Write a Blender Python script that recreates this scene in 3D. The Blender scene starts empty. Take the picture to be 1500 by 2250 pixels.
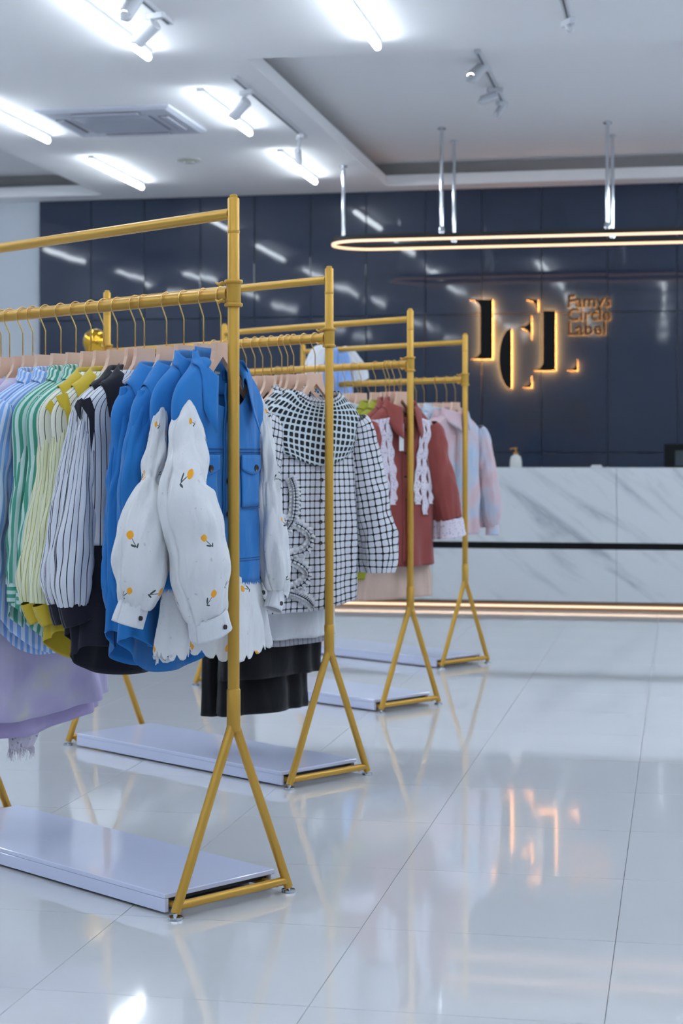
import bpy, math, random
from mathutils import Vector, Matrix, noise as mnoise

SC = bpy.context.scene
COL = SC.collection
FPX, EYE, HOR = 3800.0, 1.08, 1000.0          # focal length (px of a 1500x2250 frame), eye height, horizon row

# ------------------------------------------------------------------ camera, world, exposure
cam_data = bpy.data.cameras.new('camera')
cam = bpy.data.objects.new('camera', cam_data)
COL.objects.link(cam)
cam.location = (0, 0, EYE)
cam.rotation_euler = (math.pi/2, 0, 0)
cam_data.sensor_fit = 'VERTICAL'
cam_data.sensor_height = 36.0
cam_data.sensor_width = 24.0
cam_data.lens = FPX/2250*36.0
cam_data.shift_y = -125/2250
cam_data.clip_start = 0.05
cam_data.clip_end = 100
cam_data.dof.use_dof = True
cam_data.dof.focus_distance = 4.35
cam_data.dof.aperture_fstop = 5.4
SC.camera = cam

world = bpy.data.worlds.new('world'); SC.world = world
world.use_nodes = True
world.node_tree.nodes['Background'].inputs[0].default_value = (0.75, 0.85, 1.0, 1)
world.node_tree.nodes['Background'].inputs[1].default_value = 0.05

SC.view_settings.view_transform = 'Standard'
SC.view_settings.look = 'None'
SC.view_settings.gamma = 1.0
SC.view_settings.use_curve_mapping = False
SC.view_settings.exposure = 0.55
STRIP_POWER = 20.0
STRIP_COLOR = (0.84, 0.925, 1.0)

# ------------------------------------------------------------------ frames
TH = math.atan(745/FPX); CT, ST = math.cos(TH), math.sin(TH)
def room(r, d, z=0.0):
    """room axes (r to the right along the back wall, d towards it) -> world"""
    return Vector((CT*r+ST*d, -ST*r+CT*d, z))
def at_z(px, py, z):
    Y = FPX*(z-EYE)/(HOR-py); X = (px-750)/FPX*Y
    return (CT*X-ST*Y, ST*X+CT*Y)              # (r, d)
def at_wall(px, py, d):
    k = (px-750)/FPX
    Y = d/(ST*k+CT)
    return (CT*k*Y-ST*Y, EYE+(HOR-py)*Y/FPX)   # (r, z)

# ------------------------------------------------------------------ object helpers
def tag(o, label=None, cat=None, group=None, kind=None):
    if label: o['label'] = label
    if cat: o['category'] = cat
    if group: o['group'] = group
    if kind: o['kind'] = kind
    return o
def empty(name, loc=(0,0,0), rz=0.0, parent=None):
    o = bpy.data.objects.new(name, None)
    COL.objects.link(o); o.location = loc; o.rotation_euler = (0,0,rz); o.parent = parent
    o.empty_display_size = 0.1
    return o
def mk(name, verts, faces, mat=None, parent=None, uv=None, smooth=True, solid=0.0, loc=None, rz=None, sharp=None):
    me = bpy.data.meshes.new(name)
    me.from_pydata([tuple(v) for v in verts], [], faces)
    if uv:
        l = me.uv_layers.new(name='UVMap')
        for i, lp in enumerate(me.loops):
            l.data[i].uv = uv[lp.vertex_index] if not isinstance(uv, dict) else uv[i]
    if smooth:
        me.polygons.foreach_set('use_smooth', [True]*len(me.polygons))
        if sharp:
            me.set_sharp_from_angle(angle=math.radians(sharp))
    if mat: me.materials.append(mat)
    me.update()
    o = bpy.data.objects.new(name, me)
    COL.objects.link(o)
    if parent: o.parent = parent
    if loc is not None: o.location = loc
    if rz is not None: o.rotation_euler = (0,0,rz)
    if solid:
        m = o.modifiers.new('thickness', 'SOLIDIFY'); m.thickness = solid; m.offset = 0
    return o
class MB:
    """collects shapes into one mesh"""
    def __init__(s): s.v=[]; s.f=[]
    def add(s, v, f):
        n=len(s.v); s.v += [Vector(p) for p in v]; s.f += [tuple(i+n for i in q) for q in f]; return s
    def box(s, a, b, bev=0.0):
        (x0,y0,z0),(x1,y1,z1)=a,b
        if bev<=0:
            return s.add([(x0,y0,z0),(x1,y0,z0),(x1,y1,z0),(x0,y1,z0),(x0,y0,z1),(x1,y0,z1),(x1,y1,z1),(x0,y1,z1)],
                  [(0,3,2,1),(4,5,6,7),(0,1,5,4),(1,2,6,5),(2,3,7,6),(3,0,4,7)])
        e=bev; V=[];F=[]
        # chamfered box: 24 verts
        def P(x,y,z): V.append((x,y,z)); return len(V)-1
        idx={}
        for i,x in enumerate((x0,x1)):
            for j,y in enumerate((y0,y1)):
                for k,z in enumerate((z0,z1)):
                    sx=1 if i==0 else -1; sy=1 if j==0 else -1; sz=1 if k==0 else -1
                    idx[i,j,k]=(P(x,y+sy*e,z+sz*e),P(x+sx*e,y,z+sz*e),P(x+sx*e,y+sy*e,z))
        g=lambda i,j,k,a: idx[i,j,k][a]
        F+= [(g(0,0,0,0),g(0,0,1,0),g(0,1,1,0),g(0,1,0,0)),(g(1,0,0,0),g(1,1,0,0),g(1,1,1,0),g(1,0,1,0)),
             (g(0,0,0,1),g(1,0,0,1),g(1,0,1,1),g(0,0,1,1)),(g(0,1,0,1),g(0,1,1,1),g(1,1,1,1),g(1,1,0,1)),
             (g(0,0,0,2),g(0,1,0,2),g(1,1,0,2),g(1,0,0,2)),(g(0,0,1,2),g(1,0,1,2),g(1,1,1,2),g(0,1,1,2))]
        for k in (0,1):
            for j in (0,1): F.append((g(0,j,k,1),g(1,j,k,1),g(1,j,k,2),g(0,j,k,2)))
            for i in (0,1): F.append((g(i,0,k,0),g(i,1,k,0),g(i,1,k,2),g(i,0,k,2)))
        for i in (0,1):
            for j in (0,1): F.append((g(i,j,0,0),g(i,j,1,0),g(i,j,1,1),g(i,j,0,1)))
        for q in idx.values(): F.append(tuple(q))
        return s.add(V,F)
    def tube(s, pts, r, n=16, caps=True, ref=None):
        pts=[Vector(p) for p in pts]; m=len(pts)
        rs = r if isinstance(r,(list,tuple)) else [r]*m
        t0=(pts[1]-pts[0]).normalized()
        up=Vector((0,0,1)) if abs(t0.z)<.9 else Vector((1,0,0))
        a=t0.cross(up).normalized(); V=[];F=[]
        for i,p in enumerate(pts):
            if i==0: t=t0
            elif i==m-1: t=(pts[-1]-pts[-2]).normalized()
            else: t=((pts[i]-pts[i-1]).normalized()+(pts[i+1]-pts[i]).normalized()).normalized()
            a=(a-t*a.dot(t)).normalized(); b=t.cross(a)
            for k in range(n):
                g=2*math.pi*k/n
                V.append(p+(a*math.cos(g)+b*math.sin(g))*rs[i])
        for i in range(m-1):
            for k in range(n):
                k2=(k+1)%n
                F.append((i*n+k,i*n+k2,(i+1)*n+k2,(i+1)*n+k))
        if caps:
            F.append(tuple(reversed(range(n)))); F.append(tuple((m-1)*n+k for k in range(n)))
        return s.add(V,F)
    def lathe(s, prof, n=24, c=(0,0,0), axis='z'):
        V=[];F=[]; c=Vector(c)
        for (r,h) in prof:
            for k in range(n):
                g=2*math.pi*k/n; p=Vector((r*math.cos(g), r*math.sin(g), h))
                if axis=='x': p=Vector((p.z,p.x,p.y))
                if axis=='y': p=Vector((p.y,p.z,p.x))
                V.append(c+p)
        for i in range(len(prof)-1):
            for k in range(n):
                k2=(k+1)%n; F.append((i*n+k,i*n+k2,(i+1)*n+k2,(i+1)*n+k))
        if prof[0][0]>1e-6: F.append(tuple(reversed(range(n))))
        if prof[-1][0]>1e-6: F.append(tuple((len(prof)-1)*n+k for k in range(n)))
        return s.add(V,F)
    def prism(s, poly, y0, y1):
        """polygon in x,z extruded along y"""
        n=len(poly)
        V=[(p[0],y0,p[1]) for p in poly]+[(p[0],y1,p[1]) for p in poly]
        F=[tuple(range(n)),tuple(reversed(range(n,2*n)))]
        F+=[(i,i+n,(i+1)%n+n,(i+1)%n) for i in range(n)]
        return s.add(V,F)
    def build(s, name, mat, parent=None, smooth=True, sharp=40, **k):
        return mk(name, s.v, s.f, mat, parent, smooth=smooth, sharp=sharp, **k)

# ------------------------------------------------------------------ materials
class NT:
    def __init__(s, name):
        s.m=bpy.data.materials.new(name); s.m.use_nodes=True
        s.t=s.m.node_tree; s.n=s.t.nodes; s.p=s.n['Principled BSDF']
    def node(s, typ, **k):
        o=s.n.new(typ)
        for a,b in k.items(): setattr(o,a,b)
        return o
    def link(s,a,b): s.t.links.new(a,b)
    def _in(s, sock, v):
        if hasattr(v,'is_output'): s.link(v,sock)
        else: sock.default_value=v
    def math(s, op, a, b=0.0, c=0.0):
        o=s.node('ShaderNodeMath',operation=op)
        s._in(o.inputs[0],a); s._in(o.inputs[1],b)
        if op in ('MULTIPLY_ADD','COMPARE','SMOOTH_MIN'): s._in(o.inputs[2],c)
        return o.outputs[0]
    def mix(s, f, a, b):
        o=s.node('ShaderNodeMix',data_type='RGBA')
        s._in(o.inputs[0],f)
        for i,v in ((6,a),(7,b)):
            if hasattr(v,'is_output'): s.link(v,o.inputs[i])
            else: o.inputs[i].default_value=(*v[:3],1)
        return o.outputs[2]
    def uv(s):
        o=s.node('ShaderNodeUVMap'); x=s.node('ShaderNodeSeparateXYZ'); s.link(o.outputs[0],x.inputs[0]); return x.outputs[0],x.outputs[1]
    def noise(s, scale, detail=3, vec=None, rough=.5, dist=0):
        o=s.node('ShaderNodeTexNoise'); o.inputs['Scale'].default_value=scale; o.inputs['Detail'].default_value=detail
        o.inputs['Roughness'].default_value=rough; o.inputs['Distortion'].default_value=dist
        if vec is None:
            tc=s.node('ShaderNodeTexCoord'); vec=tc.outputs['Object']
        s.link(vec,o.inputs['Vector']); return o.outputs[0]
    def obj(s, sc=(1,1,1), rot=(0,0,0)):
        tc=s.node('ShaderNodeTexCoord'); mp=s.node('ShaderNodeMapping'); mp.inputs['Scale'].default_value=sc; mp.inputs['Rotation'].default_value=rot
        s.link(tc.outputs['Object'],mp.inputs['Vector']); return mp.outputs[0]
    def ramp(s, f, stops):
        o=s.node('ShaderNodeValToRGB'); e=o.color_ramp.elements
        while len(e)<len(stops): e.new(.5)
        for i,(p,c) in enumerate(stops): e[i].position=p; e[i].color=(*c[:3],1)
        s.link(f,o.inputs[0]); return o.outputs[0]
    def bump(s, h, strength=.3, dist=.01):
        o=s.node('ShaderNodeBump'); o.inputs['Strength'].default_value=strength; o.inputs['Distance'].default_value=dist
        s.link(h,o.inputs['Height']); s.link(o.outputs[0],s.p.inputs['Normal'])
    def base(s, c, rough=.5, metal=0.0, spec=.5):
        if hasattr(c,'is_output'): s.link(c,s.p.inputs['Base Color'])
        else: s.p.inputs['Base Color'].default_value=(*c[:3],1)
        s._in(s.p.inputs['Roughness'],rough); s.p.inputs['Metallic'].default_value=metal
        s.p.inputs['Specular IOR Level'].default_value=spec
        return s
def lin(h):
    h=h.lstrip('#'); c=[int(h[i:i+2],16)/255 for i in (0,2,4)]
    return tuple(x/12.92 if x<=.04045 else ((x+.055)/1.055)**2.4 for x in c)
def plain(name, c, rough=.5, metal=0.0, spec=.5, bumps=None):
    t=NT(name); t.base(lin(c) if isinstance(c,str) else c, rough, metal, spec)
    if bumps: t.bump(t.noise(bumps[0],4), bumps[1], bumps[2])
    return t.m
def emit(name, c, strength):
    t=NT(name); t.base((.8,.8,.8),.4)
    t.p.inputs['Emission Color'].default_value=(*c,1); t.p.inputs['Emission Strength'].default_value=strength
    return t.m
def cloth_finish(t, rough=.8, wrinkle=.35, scale=16):
    t.p.inputs['Sheen Weight'].default_value=.15
    a=t.noise(1.0,2,t.obj((scale*.9,scale*.9,scale*.35)),.45,.5)
    a2=t.noise(1.0,2,t.obj((scale*2.2,scale*2.2,scale*1.2)),.45,.8)
    b=t.noise(260,2)
    h=t.math('ADD',t.math('ADD',a,t.math('MULTIPLY',a2,.16)),t.math('MULTIPLY',b,.012))
    t.bump(h,min(1,wrinkle*1.5),.024); t.p.inputs['Roughness'].default_value=rough
    t.p.inputs['Specular IOR Level'].default_value=.25
    return t.m
def cloth(name, c, wrinkle=.3, scale=14, rough=.85):
    t=NT(name); c=lin(c)
    n=t.noise(9,4)
    t.base(t.mix(n,tuple(x*.88 for x in c),tuple(min(1,x*1.1) for x in c)))
    return cloth_finish(t,rough,wrinkle,scale)
def striped(name, ca, cb, period, duty, wrinkle=.3, across=False, scale=14):
    t=NT(name); u,v=t.uv()
    if across: u=v
    f=t.math('FRACT',t.math('DIVIDE',u,period))
    m=t.math('LESS_THAN',f,duty)
    t.base(t.mix(m,lin(ca),lin(cb)))
    return cloth_finish(t,.85,wrinkle,scale)
def checked(name, cell, line, size, fill, rot=0.0, wrinkle=.25):
    t=NT(name); u,v=t.uv()
    if rot:
        c,s=math.cos(rot),math.sin(rot)
        u,v=(t.math('ADD',t.math('MULTIPLY',u,c),t.math('MULTIPLY',v,-s)), t.math('ADD',t.math('MULTIPLY',u,s),t.math('MULTIPLY',v,c)))
    def q(x):
        f=t.math('ABSOLUTE',t.math('SUBTRACT',t.math('FRACT',t.math('DIVIDE',x,size)),.5))
        return t.math('POWER',t.math('DIVIDE',f,fill/2),5.0)
    m=t.math('LESS_THAN',t.math('ADD',q(u),q(v)),1.0)
    t.base(t.mix(m,lin(line),lin(cell)))
    return cloth_finish(t,.85,wrinkle,12)
def flowered(name, ground, cell=.115, wrinkle=.5):
    """small orange tulips on dark stems, scattered one to a cell"""
    t=NT(name)
    uvn=t.node('ShaderNodeUVMap')
    vm=t.node('ShaderNodeVectorMath',operation='DIVIDE'); t.link(uvn.outputs[0],vm.inputs[0]); vm.inputs[1].default_value=(cell,cell*1.15,1)
    fl=t.node('ShaderNodeVectorMath',operation='FLOOR'); t.link(vm.outputs[0],fl.inputs[0])
    fr=t.node('ShaderNodeVectorMath',operation='FRACTION'); t.link(vm.outputs[0],fr.inputs[0])
    wn=t.node('ShaderNodeTexWhiteNoise',noise_dimensions='2D'); t.link(fl.outputs[0],wn.inputs[0])
    rs=t.node('ShaderNodeSeparateColor'); t.link(wn.outputs['Color'],rs.inputs[0])
    fs=t.node('ShaderNodeSeparateXYZ'); t.link(fr.outputs[0],fs.inputs[0])
    M=t.math
    x=M('MULTIPLY',M('SUBTRACT',fs.outputs[0],M('MULTIPLY_ADD',rs.outputs[0],.3,.35)),cell)
    y=M('MULTIPLY',M('SUBTRACT',fs.outputs[1],M('MULTIPLY_ADD',rs.outputs[1],.3,.35)),cell*1.15)
    a=M('MULTIPLY_ADD',rs.outputs[2],3.4,-1.7)
    ca,sa=M('COSINE',a),M('SINE',a)
    X=M('SUBTRACT',M('MULTIPLY',x,ca),M('MULTIPLY',y,sa))
    Y=M('ADD',M('MULTIPLY',x,sa),M('MULTIPLY',y,ca))
    def ell(cx,cy,rx,ry,rot=0):
        px,py=M('SUBTRACT',X,cx),M('SUBTRACT',Y,cy)
        if rot:
            c,s=math.cos(rot),math.sin(rot)
            px,py=M('ADD',M('MULTIPLY',px,c),M('MULTIPLY',py,s)),M('SUBTRACT',M('MULTIPLY',py,c),M('MULTIPLY',px,s))
        return M('LESS_THAN',M('ADD',M('POWER',M('ABSOLUTE',M('DIVIDE',px,rx)),2.6),M('POWER',M('ABSOLUTE',M('DIVIDE',py,ry)),2.6)),1.0)
    bloom=ell(0,0,.0078,.0085)
    stem=ell(0,-.02,.0009,.013)
    lv=M('MAXIMUM',ell(.0050,-.023,.0021,.0068,-.6),ell(-.0036,-.029,.0017,.0050,.9))
    dark=M('MAXIMUM',stem,lv)
    eye=t.noise(60,1)
    g=t.mix(M('GREATER_THAN',eye,.74),lin(ground),tuple(v*.8 for v in lin(ground)))
    c1=t.mix(dark,g,lin('#3c4a4c')); c2=t.mix(bloom,c1,lin('#efa72c'))
    t.base(c2)
    return cloth_finish(t,.8,wrinkle,18)
def patched(name, stops, scale=4, wrinkle=.3, spots=None):
    t=NT(name); n=t.noise(scale,2,dist=.4)
    c=t.ramp(n,[(p,lin(h)) for p,h in stops])
    if spots:
        v=t.node('ShaderNodeTexVoronoi'); v.inputs['Scale'].default_value=spots[0]
        tc=t.node('ShaderNodeTexCoord'); t.link(tc.outputs['Object'],v.inputs['Vector'])
        c=t.mix(t.math('LESS_THAN',v.outputs[0],spots[1]),c,lin(spots[2]))
    t.base(c)
    return cloth_finish(t,.85,wrinkle,14)

M={}
t=NT('satin_gold'); n=t.noise(3,2)
t.base(t.mix(n,lin('#bd9034'),lin('#cda148')),t.math('MULTIPLY_ADD',t.noise(90,2),.06,.30),.5); M['gold']=t.m
M['brass']=plain('brass_wire','#d8b26a',.22,.95)
M['chrome']=plain('chrome','#d8dce2',.12,1.0)
M['mirror_gold']=plain('polished_gold','#e0ac3c',.08,1.0)
M['board']=plain('white_lacquer_board','#d3daf4',.07,0,.5)
M['black']=plain('black_steel','#0d0e10',.5)
t=NT('beech_wood'); w=t.noise(1.0,4,t.obj((18,60,6)))
t.base(t.mix(w,lin('#d6ae96'),lin('#e6c6b0')),.45); t.bump(w,.04,.002); M['wood']=t.m
t=NT('ceiling_paint'); t.base(lin('#ececee'),.9); t.bump(t.noise(40,3),.03,.004); M['ceil']=t.m
M['wallpaint']=plain('wall_paint','#c3cad2',.85,0,.3,(30,.03,.004))
M['cove']=plain('cove_shade_grey','#a6a4a4',.9)  # greyer than the ceiling: shade of the set-back step put into its colour
t=NT('polished_porcelain'); n=t.noise(1.0,5,t.obj((1.3,1.3,1.3)),.55,.6)
t.base(t.mix(n,lin('#cdd0d5'),lin('#dadce0')),t.math('MULTIPLY_ADD',t.noise(2.2,3),.05,.025),0,1.0)
t.bump(t.noise(3.0,2),.02,.006); M['tile']=t.m
M['grout']=plain('grout','#a4a7ab',.8)
t=NT('black_glass_panel'); n=t.noise(1.0,2,t.obj((2.2,2.2,1.2)))
t.base(lin('#1f2d45'),.38,0,.28)
t.p.inputs['Coat Weight'].default_value=.7; t.p.inputs['Coat Roughness'].default_value=.045
t.bump(n,.12,.02); 
for l in list(t.p.inputs['Normal'].links): t.link(l.from_socket,t.p.inputs['Coat Normal'])
M['panel']=t.m
t=NT('white_marble'); v=t.obj((1,1,1),(0,math.radians(-38),0))
wv=t.node('ShaderNodeTexNoise'); wv.inputs['Scale'].default_value=1.0; wv.inputs['Detail'].default_value=6; wv.inputs['Roughness'].default_value=.62; wv.inputs['Distortion'].default_value=.5
mp=t.node('ShaderNodeMapping'); mp.inputs['Scale'].default_value=(1.1,2,7.0); t.link(v,mp.inputs['Vector']); t.link(mp.outputs[0],wv.inputs['Vector'])
vein=t.ramp(wv.outputs[0],[(.0,lin('#d7dade')),(.52,lin('#d2d6da')),(.62,lin('#c4c9ce')),(.69,lin('#a8aeb6')),(.73,lin('#cacdd3'))])
t.base(vein,.22); M['marble']=t.m
M['tube']=emit('led_tube',STRIP_COLOR,STRIP_POWER)
M['lens']=emit('spot_lens',(.93,.97,1.0),60)
M['white_metal']=plain('white_metal','#c9ccd2',.45)
M['greyslot']=plain('grey_slot','#565a61',.6)
M['ac']=plain('ac_plastic','#bcc0cc',.5)
M['acgrill']=plain('ac_grill','#8a8fa0',.6)
M['warm']=emit('warm_led',(1.0,.37,.075),50)
M['warmword']=emit('warm_word_led',(1.0,.42,.10),9)
M['warmring']=emit('warm_ring_led',(1.0,.55,.22),1.15)
M['warmkick']=emit('warm_kick_led',(1.0,.66,.36),.9)
M['signblack']=plain('sign_black','#07090c',.6,0,.2)
M['screen']=plain('screen_glass','#3a444c',.2)

# ------------------------------------------------------------------ the room
RL, RR, DB, DW = -6.8, 3.6, -5.0, 13.80        # left, right, behind, back wall
HC, HR = 3.21, 3.40                            # soffit and recess ceiling heights
REC = (-2.29, 1.0, 9.03, 13.50); LREC = (-5.9, -4.64, 9.03, 13.50)
def struct(name, mb, mat, **k):
    o = mb.build(name, mat, smooth=False, loc=(0,0,0), rz=-TH, sharp=None, **k); o['kind']='structure'; return o

b=MB()
for (r0,r1,d0,d1) in ((RL,RR,DB,9.03),(RL,-5.9,9.03,13.5),(-4.64,-2.29,9.03,13.5),(1.0,RR,9.03,13.5),(RL,RR,13.5,DW)):
    b.box((r0,d0,HC),(r1,d1,HC+.085))
ceiling=struct('ceiling',b,M['ceil'])
tag(ceiling,'pale painted ceiling with two shallow recessed trays above the shop')
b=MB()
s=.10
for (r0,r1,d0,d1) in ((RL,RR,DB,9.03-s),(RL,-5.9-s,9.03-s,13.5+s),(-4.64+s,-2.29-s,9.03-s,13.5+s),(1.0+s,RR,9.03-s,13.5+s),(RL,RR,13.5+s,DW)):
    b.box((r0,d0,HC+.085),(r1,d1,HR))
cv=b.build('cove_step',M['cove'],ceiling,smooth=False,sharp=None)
b=MB().box((RL,DB,HR),(RR,DW,HR+.06))
b.build('recess_panel',M['ceil'],ceiling,smooth=False,sharp=None)
struct('wall_back',MB().box((RL,DW,0),(RR,DW+.1,HR+.06)),M['wallpaint'])
wall_back=bpy.data.objects['wall_back']; tag(wall_back,'back wall, pale at the left and clad in glossy blue-black panels')
tag(struct('wall_left',MB().box((RL-.1,DB,0),(RL,DW,HR+.06)),M['wallpaint']),'plain pale side wall of the shop')
tag(struct('wall_right',MB().box((RR,DB,0),(RR+.1,DW,HR+.06)),M['wallpaint']),'plain pale wall on the right of the shop')
tag(struct('wall_front',MB().box((RL,DB-.1,0),(RR,DB,HR+.06)),M['wallpaint']),'plain pale wall behind the viewer')
floor=struct('floor',MB().box((RL,DB,-.06),(RR,DW,-.004)),M['grout'])
tag(floor,'polished pale grey porcelain tile floor')

# floor tiles: the ones near and in view one by one, the rest as one piece
T=.573; G=.0008
def tile_mesh():
    b=MB().box((G,G,-.012),(T-G,T-G,0)); me=bpy.data.meshes.new('tile')
    me.from_pydata([tuple(v) for v in b.v],[],b.f); me.materials.append(M['tile']); return me
TM=tile_mesh(); rest=MB()
i0=math.floor((RL+.715)/T)-1; n_t=0
for i in range(i0,40):
    for j in range(-16,40):
        r=-.715+i*T; d=3.312+j*T
        if r<RL-.01 or d<DB-.01 or r+T>RR+.3 or d+T>DW+.3: continue
        w=room(r+T/2,d+T/2)
        px=750+FPX*w.x/max(w.y,.1)
        if w.y>2.6 and d<DW and -260<px<1760:
            o=bpy.data.objects.new('tile',TM); COL.objects.link(o); o.parent=floor; o.location=(r,d,0); n_t+=1
        else:
            rest.box((r+G,d+G,-.012),(min(r+T,RR)-G,min(d+T,DW)-G,0))
tag(rest.build('tile_field',M['tile'],floor,smooth=False,sharp=None),kind='stuff')

# back wall cladding
seams=[-35,86,200,317,440,559,682,804,934,1059,1189,1334,1487,1645,1810]
random.seed(5)
PD=DW-.035
for a,bx in zip(seams[1:-1],seams[2:]):
    r0=at_wall(a,700,PD)[0]; r1=at_wall(bx,700,PD)[0]
    for z0,z1 in ((0.0,1.10),(1.10,2.205),(2.205,HC)):
        mb=MB().box((-(r1-r0)/2+.002,-.0,z0-(z0+z1)/2+.002),((r1-r0)/2-.002,.03,z1-(z0+z1)/2-.002),.003)
        o=mb.build('panel',M['panel'],wall_back,smooth=False,sharp=None)
        o.location=((r0+r1)/2,PD,(z0+z1)/2)
        o.rotation_euler=(random.uniform(-.002,.002),0,random.uniform(-.003,.003))

# ------------------------------------------------------------------ ceiling fixtures
def strip_light(r,dend,zc=HC,label=None):
    o=empty('strip_light',room(r,dend-.6,zc),-TH)
    tag(o,label,'light','white strip lights on the ceiling')
    b=MB().box((-.019,-.605,-.026),(.019,.605,0),.003); b.build('mount',M['white_metal'],o,smooth=False,sharp=None)
    b=MB(); b.tube([(0,-.605,-.043),(0,-.6,-.043),(0,.6,-.043),(0,.605,-.043)],[.012,.0185,.0185,.012],14); b.build('lamp_tube',M['tube'],o)
    return o
vis={(-2.74,10.89):'white strip light beside the two-lamp white track',
     (-2.74,8.71):'long white strip light at the upper left, nearest the track lamp',
     (-1.52,8.71):'white strip light at the top edge, right of centre',
     (-4.12,12.93):'white strip light above the gold rack, left of the far strip',
     (-2.74,12.93):'short far strip light near the ceiling recess corner',
     (-4.12,10.89):'white strip light cut off by the left edge of the picture'}
for r in (-6.3,-5.5,-4.12,-2.74,-1.52,-.2,1.35,1.9,2.45,3.0):  # unseen outer columns at left and right are added to brighten the far end
    for d in (12.93,10.89,8.71,6.6,4.5,2.4,.3,-2.4):
        if d>9 and (-2.5<r<1 or r==-5.5): continue
        if r in (-6.3,1.9,3.0) and d<6: continue
        if d>8 and -1<r<1: continue
        if d==2.4 and not -3<r<1.5: continue
        strip_light(r,d,HC,vis.get((r,d),'unseen white strip light filling out the ceiling rows outside the picture'))

def spot_head(o, base, yaw, tilt, lit, drop=.10, reach=.0, L=.14, R=.034):
    """one track lamp: adapter, stem, head; base is the local point on the track"""
    h=empty('spot_head',base,yaw,o)
    MB().box((-.016,-.05,-.03),(.016,.05,0),.003).build('adapter',M['white_metal'],h,smooth=False,sharp=None)
    c=Vector((0,reach,-drop))
    MB().tube([(0,0,-.025),(0,reach*.5,-.05),tuple(c)],.009,10).build('stem',M['white_metal'],h)
    t=math.radians(tilt); d=Vector((0,math.cos(t),-math.sin(t)))
    b=MB(); p0=c-d*L*.45; p1=c+d*L*.55
    b.tube([p0,p0+d*.004,p1-d*.002,p1,p1-d*.012],[R*.86,R,R,R*.93,R*.86],24,caps=True)
    b.build('head',M['white_metal'],h)
    if lit:
        b=MB(); b.tube([p1-d*.011,p1-d*.008],R*.84,20); b.build('lens',M['lens'],h)
    return h
def track(r,d0,d1,z,label,heads):
    o=empty('track_light',room(r,d0,z),-TH); tag(o,label,'track light')
    L=d1-d0
    MB().box((-.018,0,-.022),(.018,L,0),.002).build('rail',M['white_metal'],o,smooth=False,sharp=None)
    MB().box((-.005,.02,-.0235),(.005,L-.03,-.0215)).build('slot',M['greyslot'],o,smooth=False,sharp=None)
    for (dd,yaw,tilt,lit,drop,reach,*sz) in heads:
        spot_head(o,(0,dd,-.022),math.radians(yaw),tilt,lit,drop,reach,*sz)
    return o
track(-2.455,9.385,11.25,HC,'white two-lamp track along the edge of the ceiling recess',
      [(.30,60,35,False,.10,.05),(1.72,205,60,False,.13,-.06,.10,.026)])
track(-2.455,6.3,8.16,HC,'white track with one lit lamp at the upper left edge',
      [(1.25,160,50,True,.06,.0),(1.62,70,35,False,.085,.05)])
track(-1.14,9.85,11.42,HR,'short white lamp track inside the ceiling recess',
      [(.32,145,40,True,.05,.06,.12,.036),(1.38,150,50,True,.06,.02,.09,.026),(.95,100,20,False,.06,.03,.11,.03)])
o=track(-.535,7.2,8.55,HC,'small bright lamp track at the upper right edge',[(1.22,-150,45,True,.03,.0,.07,.017)])
track(-4.78,9.6,11.5,HC,'lit white lamp cut off by the left edge of the picture',[(1.75,-140,45,True,.13,.03)])

# cassette air conditioner
ra,rb,da,db=-3.905,-3.048,10.066,10.962
o=empty('air_conditioner',room((ra+rb)/2,(da+db)/2,HC),-TH)
tag(o,'square white cassette air conditioner set into the ceiling','air conditioner')
h=(rb-ra)/2
b=MB(); p=[]
prof=[(h,0),(h,-.012),(h*.93,-.026),(h*.60,-.030),(h*.57,-.022)]
V=[];F=[]
for (e,z) in prof:
    V+=[(-e,-e,z),(e,-e,z),(e,e,z),(-e,e,z)]
for i in range(len(prof)-1):
    for k in range(4): F.append((i*4+k,i*4+(k+1)%4,(i+1)*4+(k+1)%4,(i+1)*4+k))
mk('frame',V,F,M['ac'],o,smooth=False)
b=MB().box((-h*.57,-h*.57,-.030),(h*.57,h*.57,-.016)); b.build('grille',M['acgrill'],o,smooth=False,sharp=None)
for k in range(11):
    y=-h*.54+k*h*1.08/10
    MB().box((-h*.56,y-.006,-.036),(h*.56,y+.006,-.029),.001).build('slat',M['ac'],o,smooth=False,sharp=None)
for k in range(4):
    f=empty('outlet',(0,0,0),k*math.pi/2,o)
    MB().box((-h*.50,h*.70,-.0315),(h*.50,h*.86,-.026)).build('slot',M['greyslot'],f,smooth=False,sharp=None)
    MB().box((-h*.49,h*.73,-.038),(h*.49,h*.84,-.031),.002).build('louver',M['ac'],f,smooth=False,sharp=None)
r,d=at_z(415,351,HC)
o=empty('ceiling_sensor',room(r,d,HC),-TH); tag(o,'small flat round sensor on the ceiling above the gold rack','sensor')
MB().lathe([(.085,0),(.085,-.008),(.07,-.014)],28).build('plate',plain('sensor_plastic','#b4b6ae',.6),o)
MB().lathe([(.04,-.013),(.036,-.024),(.0,-.028)],24).build('dome',plain('sensor_dome','#a6a89e',.5),o)

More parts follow.
